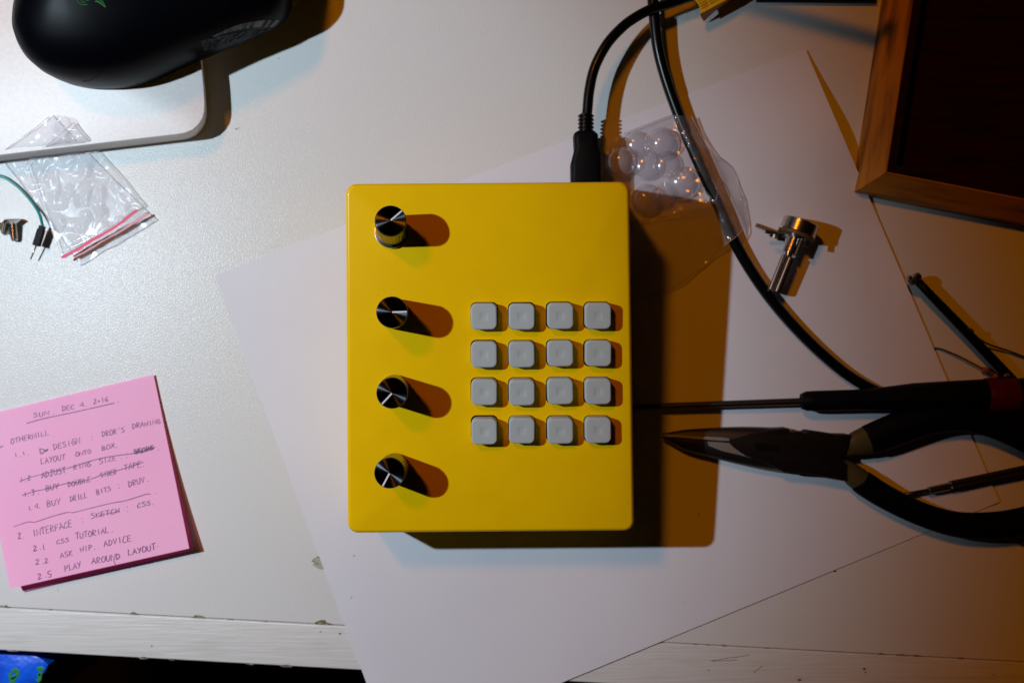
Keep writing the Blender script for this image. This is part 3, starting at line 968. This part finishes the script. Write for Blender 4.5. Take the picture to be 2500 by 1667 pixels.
e2 = edge_rim(v, 80, 90)
e1 = edge_rim(bag_panel(Q1, 80, 90, 0.5, 1.2, 1.0, 6)[0], 80, 90)
obj('film_edge', *join(e1, e2), thin_plastic('bag_edge', milky=0.35, rough=0.2, tint=(0.82, 0.82, 0.84)), zb, smooth=True)
v, f = bag_panel([(122, 278), (162, 284), (212, 352), (100, 372)], 30, 30, 3.0, 1.5, 23.0)
obj('folded_corner', v, f, M['bag'], zb, smooth=True)
def strip(pts, wpx, z, name, m):
    c = catmull(pts, 6)
    V_, F_ = [], []
    for i, (x, y) in enumerate(c):
        x2, y2 = c[min(i + 1, len(c) - 1)]; x1, y1 = c[max(i - 1, 0)]
        L = math.hypot(x2 - x1, y2 - y1) or 1
        nx_, ny_ = -(y2 - y1) / L, (x2 - x1) / L
        wp = wpx * (0.75 + 0.35 * abs(mnoise.noise(Vector((x / 15, y / 15, 2)))) * 2)
        V_ += [P(x + nx_ * wp / 2, y + ny_ * wp / 2, z), P(x - nx_ * wp / 2, y - ny_ * wp / 2, z)]
    for i in range(len(c) - 1): F_.append((2 * i, 2 * i + 1, 2 * i + 3, 2 * i + 2))
    return obj(name, V_, F_, m, zb, smooth=True)
strip([(335, 513), (318, 525), (290, 548), (255, 570), (222, 588), (190, 608), (150, 629)], 7.5, 6.2, 'seal_line', mat('seal_red', (0.85, 0.13, 0.22), 0.6, spec=0.1))
strip([(362, 522), (335, 538), (290, 565), (245, 590), (210, 610), (180, 628)], 8, 3.4, 'seal_line', mat('seal_pink', (0.72, 0.40, 0.45), 0.6, spec=0.1))
bars = []
for dy, ww in ((-7, 1.0), (-20, 0.7)):
    pts = catmull([(330 - dy * .2, 512 + dy), (290, 546 + dy), (240, 577 + dy), (190, 604 + dy), (148, 624 + dy)], 6)
    bars.append(tube_geo([P(x, y, 5.0) for x, y in pts], ww * 0.00015, 6, flat=0.7))
obj('press_track', *join(*bars), thin_plastic('press_track_film', milky=0.12, rough=0.12, gloss=1.5), zb, smooth=True)

# ------------------------------------------------------------------ pink sticky notes
pad = thing('sticky_note_pad', P(220, 1180, 0), 'pink sticky note pad covered in handwritten tasks, lower left of the desk', 'sticky notes')
TLp, TRp, BRp, BLp = (-62, 1019), (375, 914), (462, 1338), (25, 1436)
def pad_z(u, v): return 1.3 + 6.0 * v ** 1.9 + 0.5 * u * v + 0.12 * mnoise.noise(Vector((u * 3, v * 3, 0)))
v, f = sheet_geo([TLp, TRp, BRp, BLp], 30, 40, pad_z)
nt = M['pink'].node_tree
trl = nt.nodes.new('ShaderNodeBsdfTranslucent'); trl.inputs[0].default_value = (1.0, 0.35, 0.7, 1)
mxs = nt.nodes.new('ShaderNodeMixShader'); mxs.inputs[0].default_value = 0.12
nt.links.new(nt.nodes['Principled BSDF'].outputs[0], mxs.inputs[1]); nt.links.new(trl.outputs[0], mxs.inputs[2])
nt.links.new(mxs.outputs[0], nt.nodes['Material Output'].inputs[0])
nt.nodes['Principled BSDF'].inputs['Base Color'].default_value = (0.95, 0.40, 0.68, 1)
obj('top_sheet', v, f, M['pink'], pad, smooth=40)
v, f = prism_geo([(-60, 1022), (374, 918), (397, 1014), (473, 1343), (57, 1443.5), (28, 1395)], 0, 1.0)
obj('sheet_stack', v, f, M['pink_deep'], pad)

FONT = {
 'A': [[(0, 0), (.5, 1), (.95, 0)], [(.15, .38), (.85, .42)]], 'B': [[(.1, 0), (.15, 1), (.75, .85), (.7, .6), (.15, .52), (.85, .35), (.7, .05), (.05, 0)]],
 'C': [[(.9, .9), (.4, .85), (.05, .3), (.25, .02), (.95, .1)]], 'D': [[(.15, 1), (.1, 0)], [(0, 1), (.7, .85), (.9, .5), (.6, .15), (.1, .0)]],
 'E': [[(.9, 1), (.15, .95), (.05, 0), (.85, .05)], [(.1, .5), (.75, .55)]], 'F': [[(.95, 1), (.15, .95), (.05, 0)], [(.1, .5), (.75, .55)]],
 'G': [[(.85, .95), (.3, .8), (.05, .3), (.3, .02), (.85, .1), (.85, .45), (.45, .42)]], 'H': [[(.1, 1), (.05, 0)], [(.85, 1), (.85, 0)], [(.05, .5), (.9, .52)]],
 'I': [[(.5, 1), (.5, 0)]], 'J': [[(.2, 1), (.9, 1)], [(.6, 1), (.6, .15), (.3, 0), (.05, .25)]], 'K': [[(.15, 1), (.1, 0)], [(.9, .95), (.12, .5), (.9, 0)]],
 'L': [[(.15, 1), (.08, .02), (.9, .1)]], 'M': [[(-.05, 0), (.08, 1), (.5, .12), (.92, 1), (1.05, 0)]], 'N': [[(0, 0), (.06, 1), (.88, .02), (1.0, 1)]],
 'O': [[(.45, .95), (.08, .6), (.1, .15), (.5, 0), (.9, .35), (.85, .8), (.45, .95), (.3, .85)]], 'P': [[(.15, 1), (.1, 0)], [(0, .95), (.8, .9), (.8, .6), (.12, .45)]],
 'R': [[(.1, 0), (.15, 1), (.8, .85), (.7, .6), (.15, .48), (.9, 0)]], 'S': [[(.85, .95), (.3, .9), (.15, .65), (.8, .45), (.75, .1), (.05, .02)]],
 'T': [[(0, .95), (1, 1)], [(.5, .97), (.45, 0)]], 'U': [[(.1, 1), (.08, .25), (.4, 0), (.8, .2), (.9, 1)]], 'V': [[(.05, 1), (.4, 0), (.95, 1)]],
 'W': [[(0, .9), (.2, 0), (.5, .75), (.75, .05), (1, 1)]], 'X': [[(.05, 1), (.95, 0)], [(.9, .95), (0, .05)]], 'Y': [[(.05, 1), (.45, .5)], [(.95, 1), (.3, 0)]],
 'Z': [[(.1, .95), (.9, 1), (.05, .02), (.95, .08)]], '0': [[(.5, .6), (.3, .45), (.5, .3), (.65, .45), (.5, .6)]], '1': [[(.45, 1), (.5, 0)]],
 '2': [[(.15, .8), (.5, 1), (.8, .75), (.05, .02), (.95, .1)]], '3': [[(.1, .95), (.8, .95), (.35, .55), (.85, .35), (.5, 0), (.05, .1)]],
 '4': [[(.8, 0), (.75, 1), (.05, .3), (.95, .32)]], '5': [[(.85, 1), (.25, .95), (.2, .55), (.8, .45), (.6, .02), (.05, .05)]], '6': [[(.8, 1), (.2, .6), (.1, .1), (.6, 0), (.85, .3), (.2, .4)]],
 "'": [[(.5, 1), (.4, .75)]], '.': [[(.2, .02), (.3, .06), (.28, 0)]], '-': [[(0, .5), (1, .5)]],
}
strokes = []
rh = random.Random(11)
def word(t, x0, y0, x1, y1, h, heavy=1.0):
    L = math.hypot(x1 - x0, y1 - y0)
    dx, dy = (x1 - x0) / L, (y1 - y0) / L
    adv = L / len(t); cw = min(adv * 0.86, h * 0.95)
    for i, ch in enumerate(t):
        ox, oy = x0 + dx * adv * i, y0 + dy * adv * i + rh.uniform(-.5, .5)
        hh = h * rh.uniform(.9, 1.06)
        for st in FONT.get(ch, []):
            pts = []
            for (a_, b_) in st:
                a_ += rh.uniform(-.04, .04); b_ += rh.uniform(-.04, .04)
                sx = a_ * cw + 0.12 * b_ * hh
                pts.append((ox + dx * sx + dy * b_ * hh, oy + dy * sx - dx * b_ * hh))
            strokes.append((catmull(pts, 3) if len(pts) > 2 and ch in 'BCDGJOPRSU0235 6' else pts, heavy))
def A(x, y): return (x / 5.47, 970 + y / 5.47)
def Bq(x, y): return (x / 4.9, 1190 + y / 4.9)
def W(t, q, a_, b_, h, heavy=1.0):
    k = 5.47 if q is A else 4.9
    word(t, *q(*a_), *q(*b_), h / k, heavy)
def L_(q, pts, heavy=1.0): strokes.append((catmull([q(*p) for p in pts], 4) if len(pts) > 2 else [q(*p) for p in pts], heavy))
def dot(q, x, y): L_(q, [(x - 3, y - 2), (x + 3, y + 3)], 1.3)
W('SUN', A, (445, 268), (670, 235), 62); dot(A, 715, 222)
W('DEC', A, (830, 182), (1000, 150), 66); W('4', A, (1064, 130), (1130, 120), 60, 1.3); dot(A, 1150, 118)
W('2016', A, (1250, 92), (1455, 45), 60)
L_(A, [(355, 345), (550, 290), (800, 235), (950, 205), (1150, 160), (1350, 115), (1525, 75)], 1.3); dot(A, 1575, 60)
W('OTHERMILL', A, (145, 620), (665, 495), 66); dot(A, 718, 517)
L_(A, [(-20, 640), (8, 662), (36, 648)], 1.6)
L_(A, [(205, 742), (215, 796)]); dot(A, 268, 787); L_(A, [(308, 724), (325, 770)]); dot(A, 372, 762)
L_(A, [(530, 680), (545, 752), (600, 705), (528, 680)], 1.4); L_(A, [(585, 722), (640, 688), (600, 720), (636, 700)], 1.8)
W('DESIGN', A, (715, 700), (1080, 605), 78); dot(A, 1228, 525); dot(A, 1232, 562)
W("DROR'S", A, (1362, 525), (1672, 460), 70); W('DRAWING', A, (1768, 420), (2150, 342), 66)
W('LAYOUT', A, (545, 895), (885, 822), 76); W('ONTO', A, (1010, 792), (1225, 740), 58); W('BOX', A, (1360, 708), (1545, 665), 62); dot(A, 1556, 665)
W('1', A, (270, 1132), (310, 1125), 66); dot(A, 340, 1120); W('2', A, (370, 1110), (420, 1100), 62)
W('ADJUST', A, (555, 1080), (890, 1000), 78, 1.15); W('RING', A, (985, 968), (1225, 912), 64); W('SIZE', A, (1325, 890), (1560, 835), 64)
dot(A, 1620, 812); dot(A, 1688, 745); dot(A, 1692, 798); dot(A, 2112, 705)
L_(A, [(260, 1120), (420, 1060), (700, 990), (900, 945), (1100, 880), (1350, 810), (1560, 775), (1750, 750), (2000, 690)], 1.1)
W('STORE', A, (1785, 758), (2060, 690), 60, 1.6)
L_(A, [(1790, 745), (1850, 700), (1820, 750), (1900, 700), (1880, 740), (1960, 690), (1940, 720), (2030, 660), (2010, 700), (2062, 660)], 2.2)
W('1', Bq, (290, 105), (320, 100), 50); dot(Bq, 338, 100); W('3', Bq, (372, 90), (425, 80), 62); dot(Bq, 460, 75)
W('BUY', A, (612, 1252), (795, 1208), 66, 1.15); W('DOUBLE', A, (905, 1195), (1225, 1120), 66, 1.15); W('SIDED', A, (1342, 1068), (1562, 1015), 66); W('TAPE', A, (1658, 975), (1895, 925), 78); dot(A, 1912, 915)
strokes.append((catmull([Bq(265, 92), A(460, 1252), A(640, 1215), A(870, 1150), A(1060, 1125), A(1250, 1075), A(1350, 1035), A(1650, 950), A(1912, 860)], 5), 1.2))
W('1', Bq, (338, 275), (372, 270), 55); dot(Bq, 375, 265); W('4', Bq, (408, 252), (466, 245), 56, 1.3); dot(Bq, 472, 240)
W('BUY', Bq, (562, 232), (735, 190), 74); W('DRILL', Bq, (840, 168), (1050, 118), 66); W('BITS', Bq, (1155, 85), (1335, 32), 58)
dot(A, 1582, 1165); dot(A, 1588, 1208); W('DRUV', A, (1718, 1198), (1945, 1128), 74); dot(A, 1972, 1116)
L_(Bq, [(165, 465), (330, 410), (420, 410), (600, 350), (800, 295), (880, 295), (1100, 240), (1350, 180), (1500, 155), (1740, 80), (1800, 78)], 1.1); dot(Bq, 1865, 68)
W('2', Bq, (215, 610), (262, 600), 66, 1.2); dot(Bq, 284, 606); W('INTERFACE', Bq, (390, 588), (872, 462), 82); dot(Bq, 980, 365); dot(Bq, 988, 410)
W('SKETCH', Bq, (1085, 368), (1440, 300), 62); L_(Bq, [(1180, 335), (1300, 305), (1420, 285)], .9); dot(Bq, 1522, 228); dot(Bq, 1526, 284)
W('CSS', Bq, (1640, 238), (1810, 208), 58); dot(Bq, 1828, 200)
W('2', Bq, (400, 764), (452, 750), 60, 1.4); dot(Bq, 482, 736); L_(Bq, [(514, 675), (524, 742)])
W('CSS', Bq, (675, 678), (835, 640), 52); W('TUTORIAL', Bq, (905, 618), (1310, 535), 72); dot(Bq, 1342, 524)
W('2', Bq, (425, 922), (480, 910), 58, 1.2); dot(Bq, 515, 905); W('2', Bq, (535, 905), (585, 890), 58)
W('ASK', Bq, (722, 845), (880, 805), 66); W('WIP', Bq, (960, 770), (1110, 740), 62); dot(Bq, 1132, 732); W('ADVICE', Bq, (1242, 705), (1580, 635), 74)
W('2', Bq, (452, 1102), (510, 1085), 74, 1.2); dot(Bq, 550, 1068); W('5', Bq, (575, 1075), (635, 1055), 74, 1.2)
W('PLAY', Bq, (775, 1005), (980, 950), 74); W('AROUND', Bq, (1097, 915), (1445, 850), 74, 1.1); W('LAYOUT', Bq, (1532, 812), (1870, 735), 74, 1.1); dot(Bq, 1884, 702)
L_(Bq, [(1355, 862), (1372, 905), (1376, 942)], .8)
# ribbons on the sheet
m00, m01 = TRp[0] - TLp[0], BLp[0] - TLp[0]; m10, m11 = TRp[1] - TLp[1], BLp[1] - TLp[1]
det = m00 * m11 - m01 * m10
def pz(x, y):
    a_, b_ = x - TLp[0], y - TLp[1]
    u = (a_ * m11 - b_ * m01) / det; v_ = (m00 * b_ - m10 * a_) / det
    return pad_z(min(1, max(0, u)), min(1, max(0, v_))) + 0.10
V_, F_ = [], []
for pts, hv in strokes:
    wd = 0.76 * hv
    base_i = len(V_)
    for i, (x, y) in enumerate(pts):
        x2, y2 = pts[min(i + 1, len(pts) - 1)]; x1, y1 = pts[max(i - 1, 0)]
        l_ = math.hypot(x2 - x1, y2 - y1) or 1
        nx_, ny_ = -(y2 - y1) / l_, (x2 - x1) / l_
        ww = wd * rh.uniform(.8, 1.15)
        V_ += [P(x + nx_ * ww, y + ny_ * ww, pz(x, y)), P(x - nx_ * ww, y - ny_ * ww, pz(x, y))]
    for i in range(len(pts) - 1):
        k = base_i + 2 * i
        F_.append((k, k + 1, k + 3, k + 2))
obj('handwriting', V_, F_, M['ink'], pad)

# ------------------------------------------------------------------ long screwdriver
sd = thing('screwdriver', P(2050, 975, 0), 'long black screwdriver with a red band on the handle, above the pliers', 'screwdriver')
a = P(1540, 994, 5.0); b = P(1965, 979, 6.5)
v, f = tube_geo([a, b], [1.35 * MM, 1.5 * MM], 16)
obj('shaft', v, f, M['dark_steel'], sd, smooth=40)
hp = [(1957, 979.5, 3.4), (1961, 979.3, 3.6), (1968, 979, 4.2), (1985, 978.6, 4.4), (2090, 976, 4.5), (2140, 974, 4.9), (2190, 972, 5.6), (2230, 970.5, 6.3), (2330, 968, 6.9), (2402, 966, 7.2)]
v, f = tube_geo([P(x, y, 7.4) for x, y, r in hp], [r * MM for x, y, r in hp], 32)
obj('handle', v, f, M['black_grip'], sd, smooth=40)
hp = [(2402, 966, 7.2), (2408, 966, 7.7), (2470, 965, 7.8), (2476, 965, 7.5)]
v, f = tube_geo([P(x, y, 7.8) for x, y, r in hp], [r * MM for x, y, r in hp], 32)
obj('red_band', v, f, M['red'], sd, smooth=40)
hp = [(2476, 965, 7.4), (2560, 962, 7.2), (2660, 960, 7.0), (2675, 959, 5)]
v, f = tube_geo([P(x, y, 7.6) for x, y, r in hp], [r * MM for x, y, r in hp], 32)
obj('end_cap', v, f, M['black_grip'], sd, smooth=40)

# ------------------------------------------------------------------ long nose pliers
pl = thing('pliers', P(2000, 1090, 0), 'long nose pliers with dark steel jaws, olive sleeves and open black handles', 'pliers')
def Z7(x, y): return (1600 + x / 4.276, 1020 + y / 4.276)
def Z5(x, y): return (1550 + x / 2.476, 880 + y / 2.476)
# jaws: half-round section, flat where they meet
def jaw(top, bot, zc, hz, name):
    """top/bot: matching px polylines (outer edge, inner edge); domed cross-section"""
    t_ = catmull(top, 5); b_ = catmull(bot, 5)
    V_, F_ = [], []
    seg = 10
    for i, (o_, n_) in enumerate(zip(t_, b_)):
        k = i / (len(t_) - 1)
        h = hz[0] + (hz[1] - hz[0]) * min(1, k * 1.25)
        for s_ in range(seg + 1):
            a_ = math.pi / 2 * s_ / seg
            x = n_[0] + (o_[0] - n_[0]) * math.sin(a_); y = n_[1] + (o_[1] - n_[1]) * math.sin(a_)
            V_.append(P(x, y, zc + h * math.cos(a_) ** 0.8))
        for s_ in (1, 0):
            x = o_[0] if s_ else n_[0]; y = o_[1] if s_ else n_[1]
            V_.append(P(x, y, zc - h * 0.9 * (0.5 if s_ else 1)))
    w_ = seg + 3
    for i in range(len(t_) - 1):
        for s_ in range(w_):
            a_, b2 = i * w_ + s_, i * w_ + (s_ + 1) % w_
            F_.append((a_, b2, b2 + w_, a_ + w_))
    F_.append(tuple(range(w_))); F_.append(tuple(range((len(t_) - 1) * w_, len(t_) * w_))[::-1])
    return obj(name, V_, F_, M['dark_steel'], pl, smooth=35)
jaw([Z7(62, 165), Z7(300, 122), Z7(550, 103), Z7(800, 92), Z7(1050, 92), Z7(1300, 102), Z7(1395, 115)],
    [Z7(62, 182), Z7(300, 207), Z7(550, 232), Z7(800, 243), Z7(1050, 262), Z7(1300, 285), Z7(1395, 300)], 5.5, (1.6, 5.2), 'jaw')
jaw([Z7(62, 205), Z7(300, 335), Z7(550, 405), Z7(800, 470), Z7(1050, 525), Z7(1300, 562), Z7(1395, 572)],
    [Z7(62, 190), Z7(300, 215), Z7(550, 240), Z7(800, 252), Z7(1050, 270), Z7(1300, 293), Z7(1395, 308)], 5.5, (1.6, 5.2), 'jaw')
# serrated edge between the jaws
teeth = []
for k in range(46):
    t = k / 45
    x, y = Z7(100 + 670 * t, 186 + 62 * t)
    teeth.append(box_geo(P(x, y - 0.9, 5.5 + 2.2 + 2.4 * t), P(x, y + 1.1, 5.5 + 2.2 + 2.4 * t), 0.00030, 0.0006))
obj('teeth', *join(*teeth), M['steel'], pl)
M['ground_steel'] = mat('ground_steel', (0.85, 0.83, 0.80), 0.38, metal=1.0, bump=[(1400, 0.5, 0.12, ONE)])
def jz(x): return 5.5 + 1.6 + 3.6 * min(1, (x - 62) / 1333 * 1.25) + 0.22
for lp in ([(98, 172), (300, 186), (550, 196), (700, 202), (772, 214), (772, 238), (560, 232), (300, 206), (98, 182)],
           [(545, 246), (660, 252), (772, 262), (830, 318), (1000, 418), (870, 384), (700, 345), (560, 292)]):
    tv = [P(*Z7(x, y), jz(x)) for x, y in lp]; nn = len(tv)
    bv_ = [p - Vector((0, 0, 0.0012)) for p in tv]
    obj('ground_face', tv + bv_, [tuple(range(nn)), tuple(range(nn, 2 * nn))[::-1]] + [(k, (k + 1) % nn, (k + 1) % nn + nn, k + nn) for k in range(nn)], M['ground_steel'], pl)
# flat joint block with the lap and rivet
jb = [Z7(*p) for p in [(770, 243), (1000, 168), (1250, 118), (1395, 112), (1412, 152), (1500, 142), (1570, 160), (1620, 136), (1800, 162), (1900, 178), (2045, 180), (2022, 330),
                       (1930, 400), (2010, 500), (1998, 662), (1850, 632), (1560, 582), (1350, 570), (1150, 470), (950, 400), (850, 330)]]
v, f = prism_geo(jb, 1.5, 11.2, 0.7, 2)
obj('joint', v, f, mat('blackened_steel', (0.006, 0.0035, 0.003), 0.55, spec=0.15, bump=[(500, 0.4, 0.15, ONE)], var=[(160, (0.008, 0.005, 0.004), .45, .65, ONE, 1)]), pl, smooth=30)
v, f = prism_geo([Z7(*p) for p in [(1030, 262), (1300, 285), (1305, 352), (1060, 340)]], 11.1, 11.35)
obj('cutter_gap', v, f, M['hole'], pl)
def grip(cpts, name, mtl, zc=8.0, flat=0.62, extra=0.0, n=6):
    c = catmull([(*Z5(x, y), w_ / 2 / 2.476 * (HC - zc) / F + extra) for x, y, w_ in cpts], n)
    v, f = tube_geo([P(x, y, zc) for x, y, r in c], [max(0.5, r) * MM for x, y, r in c], 24, flat=flat)
    return obj(name, v, f, mtl, pl, smooth=50)
grip([(1270, 520, 120), (1300, 514, 128), (1340, 500, 150), (1420, 474, 176)], 'sleeve', M['olive'])
grip([(1240, 645, 112), (1290, 668, 122), (1330, 700, 136), (1385, 742, 140)], 'sleeve', M['olive'])
grip([(1405, 482, 178), (1425, 474, 186), (1500, 447, 198), (1600, 408, 203), (1700, 374, 196), (1800, 350, 190), (1900, 338, 188), (2000, 338, 186), (2150, 370, 185), (2300, 430, 186), (2450, 510, 180), (2650, 640, 160)], 'handle', M['black_grip'], flat=0.6)
grip([(1365, 728, 138), (1382, 740, 150), (1500, 815, 148), (1650, 892, 145), (1800, 952, 146), (1950, 990, 156), (2100, 999, 166), (2250, 990, 174), (2400, 960, 180), (2600, 890, 170)], 'handle', M['black_grip'], flat=0.6)

# ------------------------------------------------------------------ small precision screwdriver
ps = thing('precision_screwdriver', P(2350, 1180, 0), 'slim dark metal precision screwdriver lying between the handles of the pliers', 'screwdriver')
zz = 4.0
v, f = tube_geo([P(2190, 1210, zz), P(2268, 1196, zz)], 0.85 * MM, 12)
obj('blade', v, f, M['dark_steel'], ps, smooth=True)
v, f = lathe_geo(P(2266, 1197, zz), P(2320, 1186, zz), [(0, 1.3 * MM), (0.0003, 1.6 * MM), (0.0088, 1.75 * MM), (0.0092, 1.6 * MM)], 28)
obj('collar', v, f, M['steel'], ps, smooth=40)
v, f = lathe_geo(P(2318, 1186, zz), P(2560, 1136, zz), [(0, 1.6 * MM), (0.0006, 2.1 * MM), (0.044, 2.3 * MM), (0.045, 1.8 * MM)], 40, knurl=1, kd=0.22 * MM)
obj('handle', v, f, M['dark_steel'], ps, smooth=20)

# ------------------------------------------------------------------ probe, resistor and leads at the right
pr = thing('probe', P(2350, 800, 0), 'black rod with a shiny metal tip slanting across the right side below the tray', 'probe')
a = P(2240, 688, 7.5); b = P(2530, 988, 5.5)
rod = [(2240, 686, 8.0), (2270, 718, 7.8), (2350, 800, 7), (2460, 916, 6), (2530, 990, 5.5)]
v, f = tube_geo([P(*p) for p in rod], [1.75 * MM, 1.8 * MM, 2.0 * MM, 2.2 * MM, 2.2 * MM], 20)
obj('rod', v, f, M['black_plastic'], pr, smooth=True)
d = (b - a).normalized()
v, f = lathe_geo(P(2228, 676, 8), P(2250, 698, 8), [(0, 2.6 * MM), (0.0005, 3.1 * MM), (0.0022, 3.1 * MM), (0.0030, 2.0 * MM)], 24)
obj('flange', v, f, M['dark_steel'], pr, smooth=30)
v, f = lathe_geo(P(2212, 684, 6.5), P(2236, 680, 7.5), [(0, 0.9 * MM), (0.0004, 1.8 * MM), (0.0012, 2.3 * MM), (0.0024, 1.6 * MM), (0.0032, 2.1 * MM), (0.0044, 2.1 * MM)], 18)
obj('metal_tip', v, f, M['chrome'], pr, smooth=25)
v, f = lathe_geo(P(2454, 912, 9), P(2468, 926, 9), [(0, 0.6 * MM), (0.0006, 1.1 * MM), (0.002, 0.8 * MM)], 10)
obj('set_screw', v, f, M['chrome'], pr)

def wire(pts, r, mtl, parent, name='lead'):
    v, f = tube_geo([P(*p) for p in catmull(pts, 6)], r * MM, 8)
    return obj(name, v, f, mtl, parent, smooth=True)
rs = thing('resistor', P(2400, 900, 0), 'tiny tan resistor with a long bent lead, touching the red band of the screwdriver', 'resistor')
wire([(2279, 849, 0.9), (2300, 853, 1.4), (2340, 870, 2), (2375, 888, 2.2), (2404, 903, 2.2)], 0.36, M['dark_steel'], rs)
v, f = lathe_geo(P(2399, 900, 2.2), P(2434, 921, 2.2), [(0, 0.8 * MM), (0.0005, 1.35 * MM), (0.0016, 1.3 * MM), (0.0020, 1.1 * MM), (0.0052, 1.1 * MM), (0.0056, 1.3 * MM), (0.0068, 1.3 * MM), (0.0072, 0.7 * MM)], 20)
body = obj('resistor_body', v, f, M['resistor'], rs, smooth=40)
for k in (0.0024, 0.0033, 0.0043):
    q0 = P(2399, 900, 2.2); qd = (P(2434, 921, 2.2) - q0).normalized()
    v, f = lathe_geo(q0 + qd * k, q0 + qd * (k + 0.0005), [(0, 1.16 * MM), (0.0005, 1.16 * MM)], 20)
    obj('colour_band', v, f, M['hole'], body)
lw = thing('loose_lead', P(2430, 840, 0), 'thin dark wire leaving the black rod towards the right edge', 'wire')
wire([(2362, 800, 8.5), (2374, 812, 8), (2392, 828, 5), (2420, 843, 3), (2460, 856, 2), (2500, 871, 1.5), (2540, 884, 1)], 0.42, M['dark_steel'], lw)
v, f = lathe_geo(P(2368, 804, 8.7), P(2378, 812, 8.2), [(0, 0.5 * MM), (0.0004, 0.9 * MM), (0.0018, 0.7 * MM)], 10)
obj('solder_joint', v, f, M['red'], lw)
o = wire([(2466, 1318, 0.8), (2482, 1323, 1.5), (2505, 1331, 2), (2540, 1340, 1)], 0.4, M['dark_steel'], None, 'wire_offcut')
tag(o, 'short dark wire offcut at the right edge under the lower handle of the pliers', 'wire')

# ------------------------------------------------------------------ yellow packet at the top
pk = thing('printed_packet', P(1760, -20, 0), 'torn yellow printed packet poking in at the top edge beside the thick cable', 'packet')
def Zt(x, y): return (1560 + x / 5.88, y / 5.88)
up_loop = [Zt(*p) for p in [(800, 0), (835, 40), (872, 95), (888, 150), (880, 205), (900, 200), (1240, 18), (1420, -90), (1800, -320), (1400, -700), (700, -320), (740, -120)]]
v, f = prism_geo(up_loop, 9.2, 9.7)
obj('printed_face', v, f, M['yellow_print'], pk)
q = [Zt(880, 208), Zt(1240, 18), Zt(1800, -322), Zt(1850, -280), Zt(1300, 0), Zt(1060, 190), Zt(935, 305), Zt(905, 262)]
V_ = [P(*q[0], 9.4), P(*q[1], 9.4), P(*q[2], 9.4), P(*q[3], 4.0), P(*q[4], 4.0), P(*q[5], 3.4), P(*q[6], 3.0), P(*q[7], 6)]
V_ += [p - Vector((0, 0, 0.0008)) for p in V_]
n = 8
obj('folded_side', V_, [tuple(range(8)), tuple(range(8, 16))[::-1]] + [(k, (k + 1) % n, (k + 1) % n + n, k + n) for k in range(n)], mat('orange_printed_paper', (0.55, 0.22, 0.01), 0.5), pk)
v, f = prism_geo([Zt(890, 200), Zt(1245, 8), Zt(1700, -275), Zt(1705, -265), Zt(1250, 26), Zt(892, 218)], 9.7, 9.85)
obj('brown_stripe', v, f, M['brown_print'], pk)
dash = []
rr = random.Random(5)
for row in range(7):
    x0, y0 = 900 - row * 16, 130 - row * 34
    x = x0
    while x < x0 + 520:
        L = rr.uniform(18, 55)
        a0 = Zt(x, y0 - (x - x0) * 0.55); b0 = Zt(x + L, y0 - (x + L - x0) * 0.55)
        dash.append(box_geo(P(*a0, 9.75), P(*b0, 9.75), 0.00028, 0.0001))
        x += L + rr.uniform(8, 20)
obj('small_print', *join(*dash), M['brown_print'], pk)
v, f = prism_world([(P(1700, 0).x / MM + 3, 152), (P(1790, 0).x / MM + 22, 160), (P(1790, 0).x / MM + 10, 215), (P(1700, 0).x / MM, 210)], 0.1, 8.9, 0.5)
obj('contents', v, f, M['brown_print'], pk)
v, f = film_poly([Zt(*p) for p in [(460, 262), (560, 170), (760, 70), (835, 45), (880, 120), (885, 250), (790, 268), (690, 292), (560, 285)]], lambda x, y: 0.7 + 0.8 * abs(mnoise.noise(Vector((x / 12, y / 12, 0)))), 10)
obj('torn_film', v, f, M['bag'], pk, smooth=True)

# ------------------------------------------------------------------ dark case edge at the top, right of the packet, filling the dark strip there
v, f = prism_geo([(1850, 1), (2140, 3), (2145, -160), (1850, -170)], 0, 3.2, 0.5)
o = obj('flat_plate', v, f, M['black_plastic'], smooth=30)
tag(o, 'flat black case whose edge shows along the top border left of the wooden tray', 'case')

# ------------------------------------------------------------------ blue carton below the desk edge
bc = thing('blue_carton', P(40, 1650, -740), 'blue carton with green pattern standing below the desk edge, bottom left corner', 'carton')
lp = [(-160, 1575), (0, 1586), (60, 1591), (95, 1603), (119, 1621), (112, 1636), (92, 1667), (20, 1780), (-160, 1760)]
pts = [P(x, y, -16) for x, y in lp]
v, f = prism_world([(p.x / MM, p.y / MM) for p in pts], -740, -16, 1.0)
obj('carton_body', v, f, M['blue'], bc, smooth=30)
def Zc(x, y): return (x / 2.476, 1400 + y / 2.476)
pat = []
for s_ in [[(70, 590), (95, 580), (110, 600), (85, 625), (60, 640)], [(55, 600), (70, 630), (105, 620)], [(225, 575), (250, 570), (262, 580)], [(235, 600), (240, 630), (225, 650)], [(90, 640), (70, 655), (60, 670)], [(250, 590), (235, 615)]]:
    c = catmull([Zc(*p) for p in s_], 5)
    pat.append(tube_geo([P(x, y, -15.95) for x, y in c], 0.0009, 6, flat=0.12))
obj('green_pattern', *join(*pat), M['green_print2'], bc)

# ------------------------------------------------------------------ unseen thin rail, added to cast a soft shadow across the top right desk
rk = thing('shadow_rail', V(90, 171, 0), 'unseen dark rail added beyond the top edge to cast the faint shadow beside the tray', 'rail')
ra, rb = V(-210, 248, 52), V(140, 154, 52)
v, f = tube_geo([ra, rb], 3.3 * MM, 16)
obj('rail', v, f, M['black_plastic'], rk, smooth=True)
for q in (ra, ra + (rb - ra) * 0.45):
    v, f = tube_geo([Vector((q.x, q.y, 0)) + Vector((0.0002, 0, 0)), Vector((q.x, q.y, q.z - 0.003))], 2.5 * MM, 14)
    obj('leg', v, f, M['black_plastic'], rk, smooth=True)
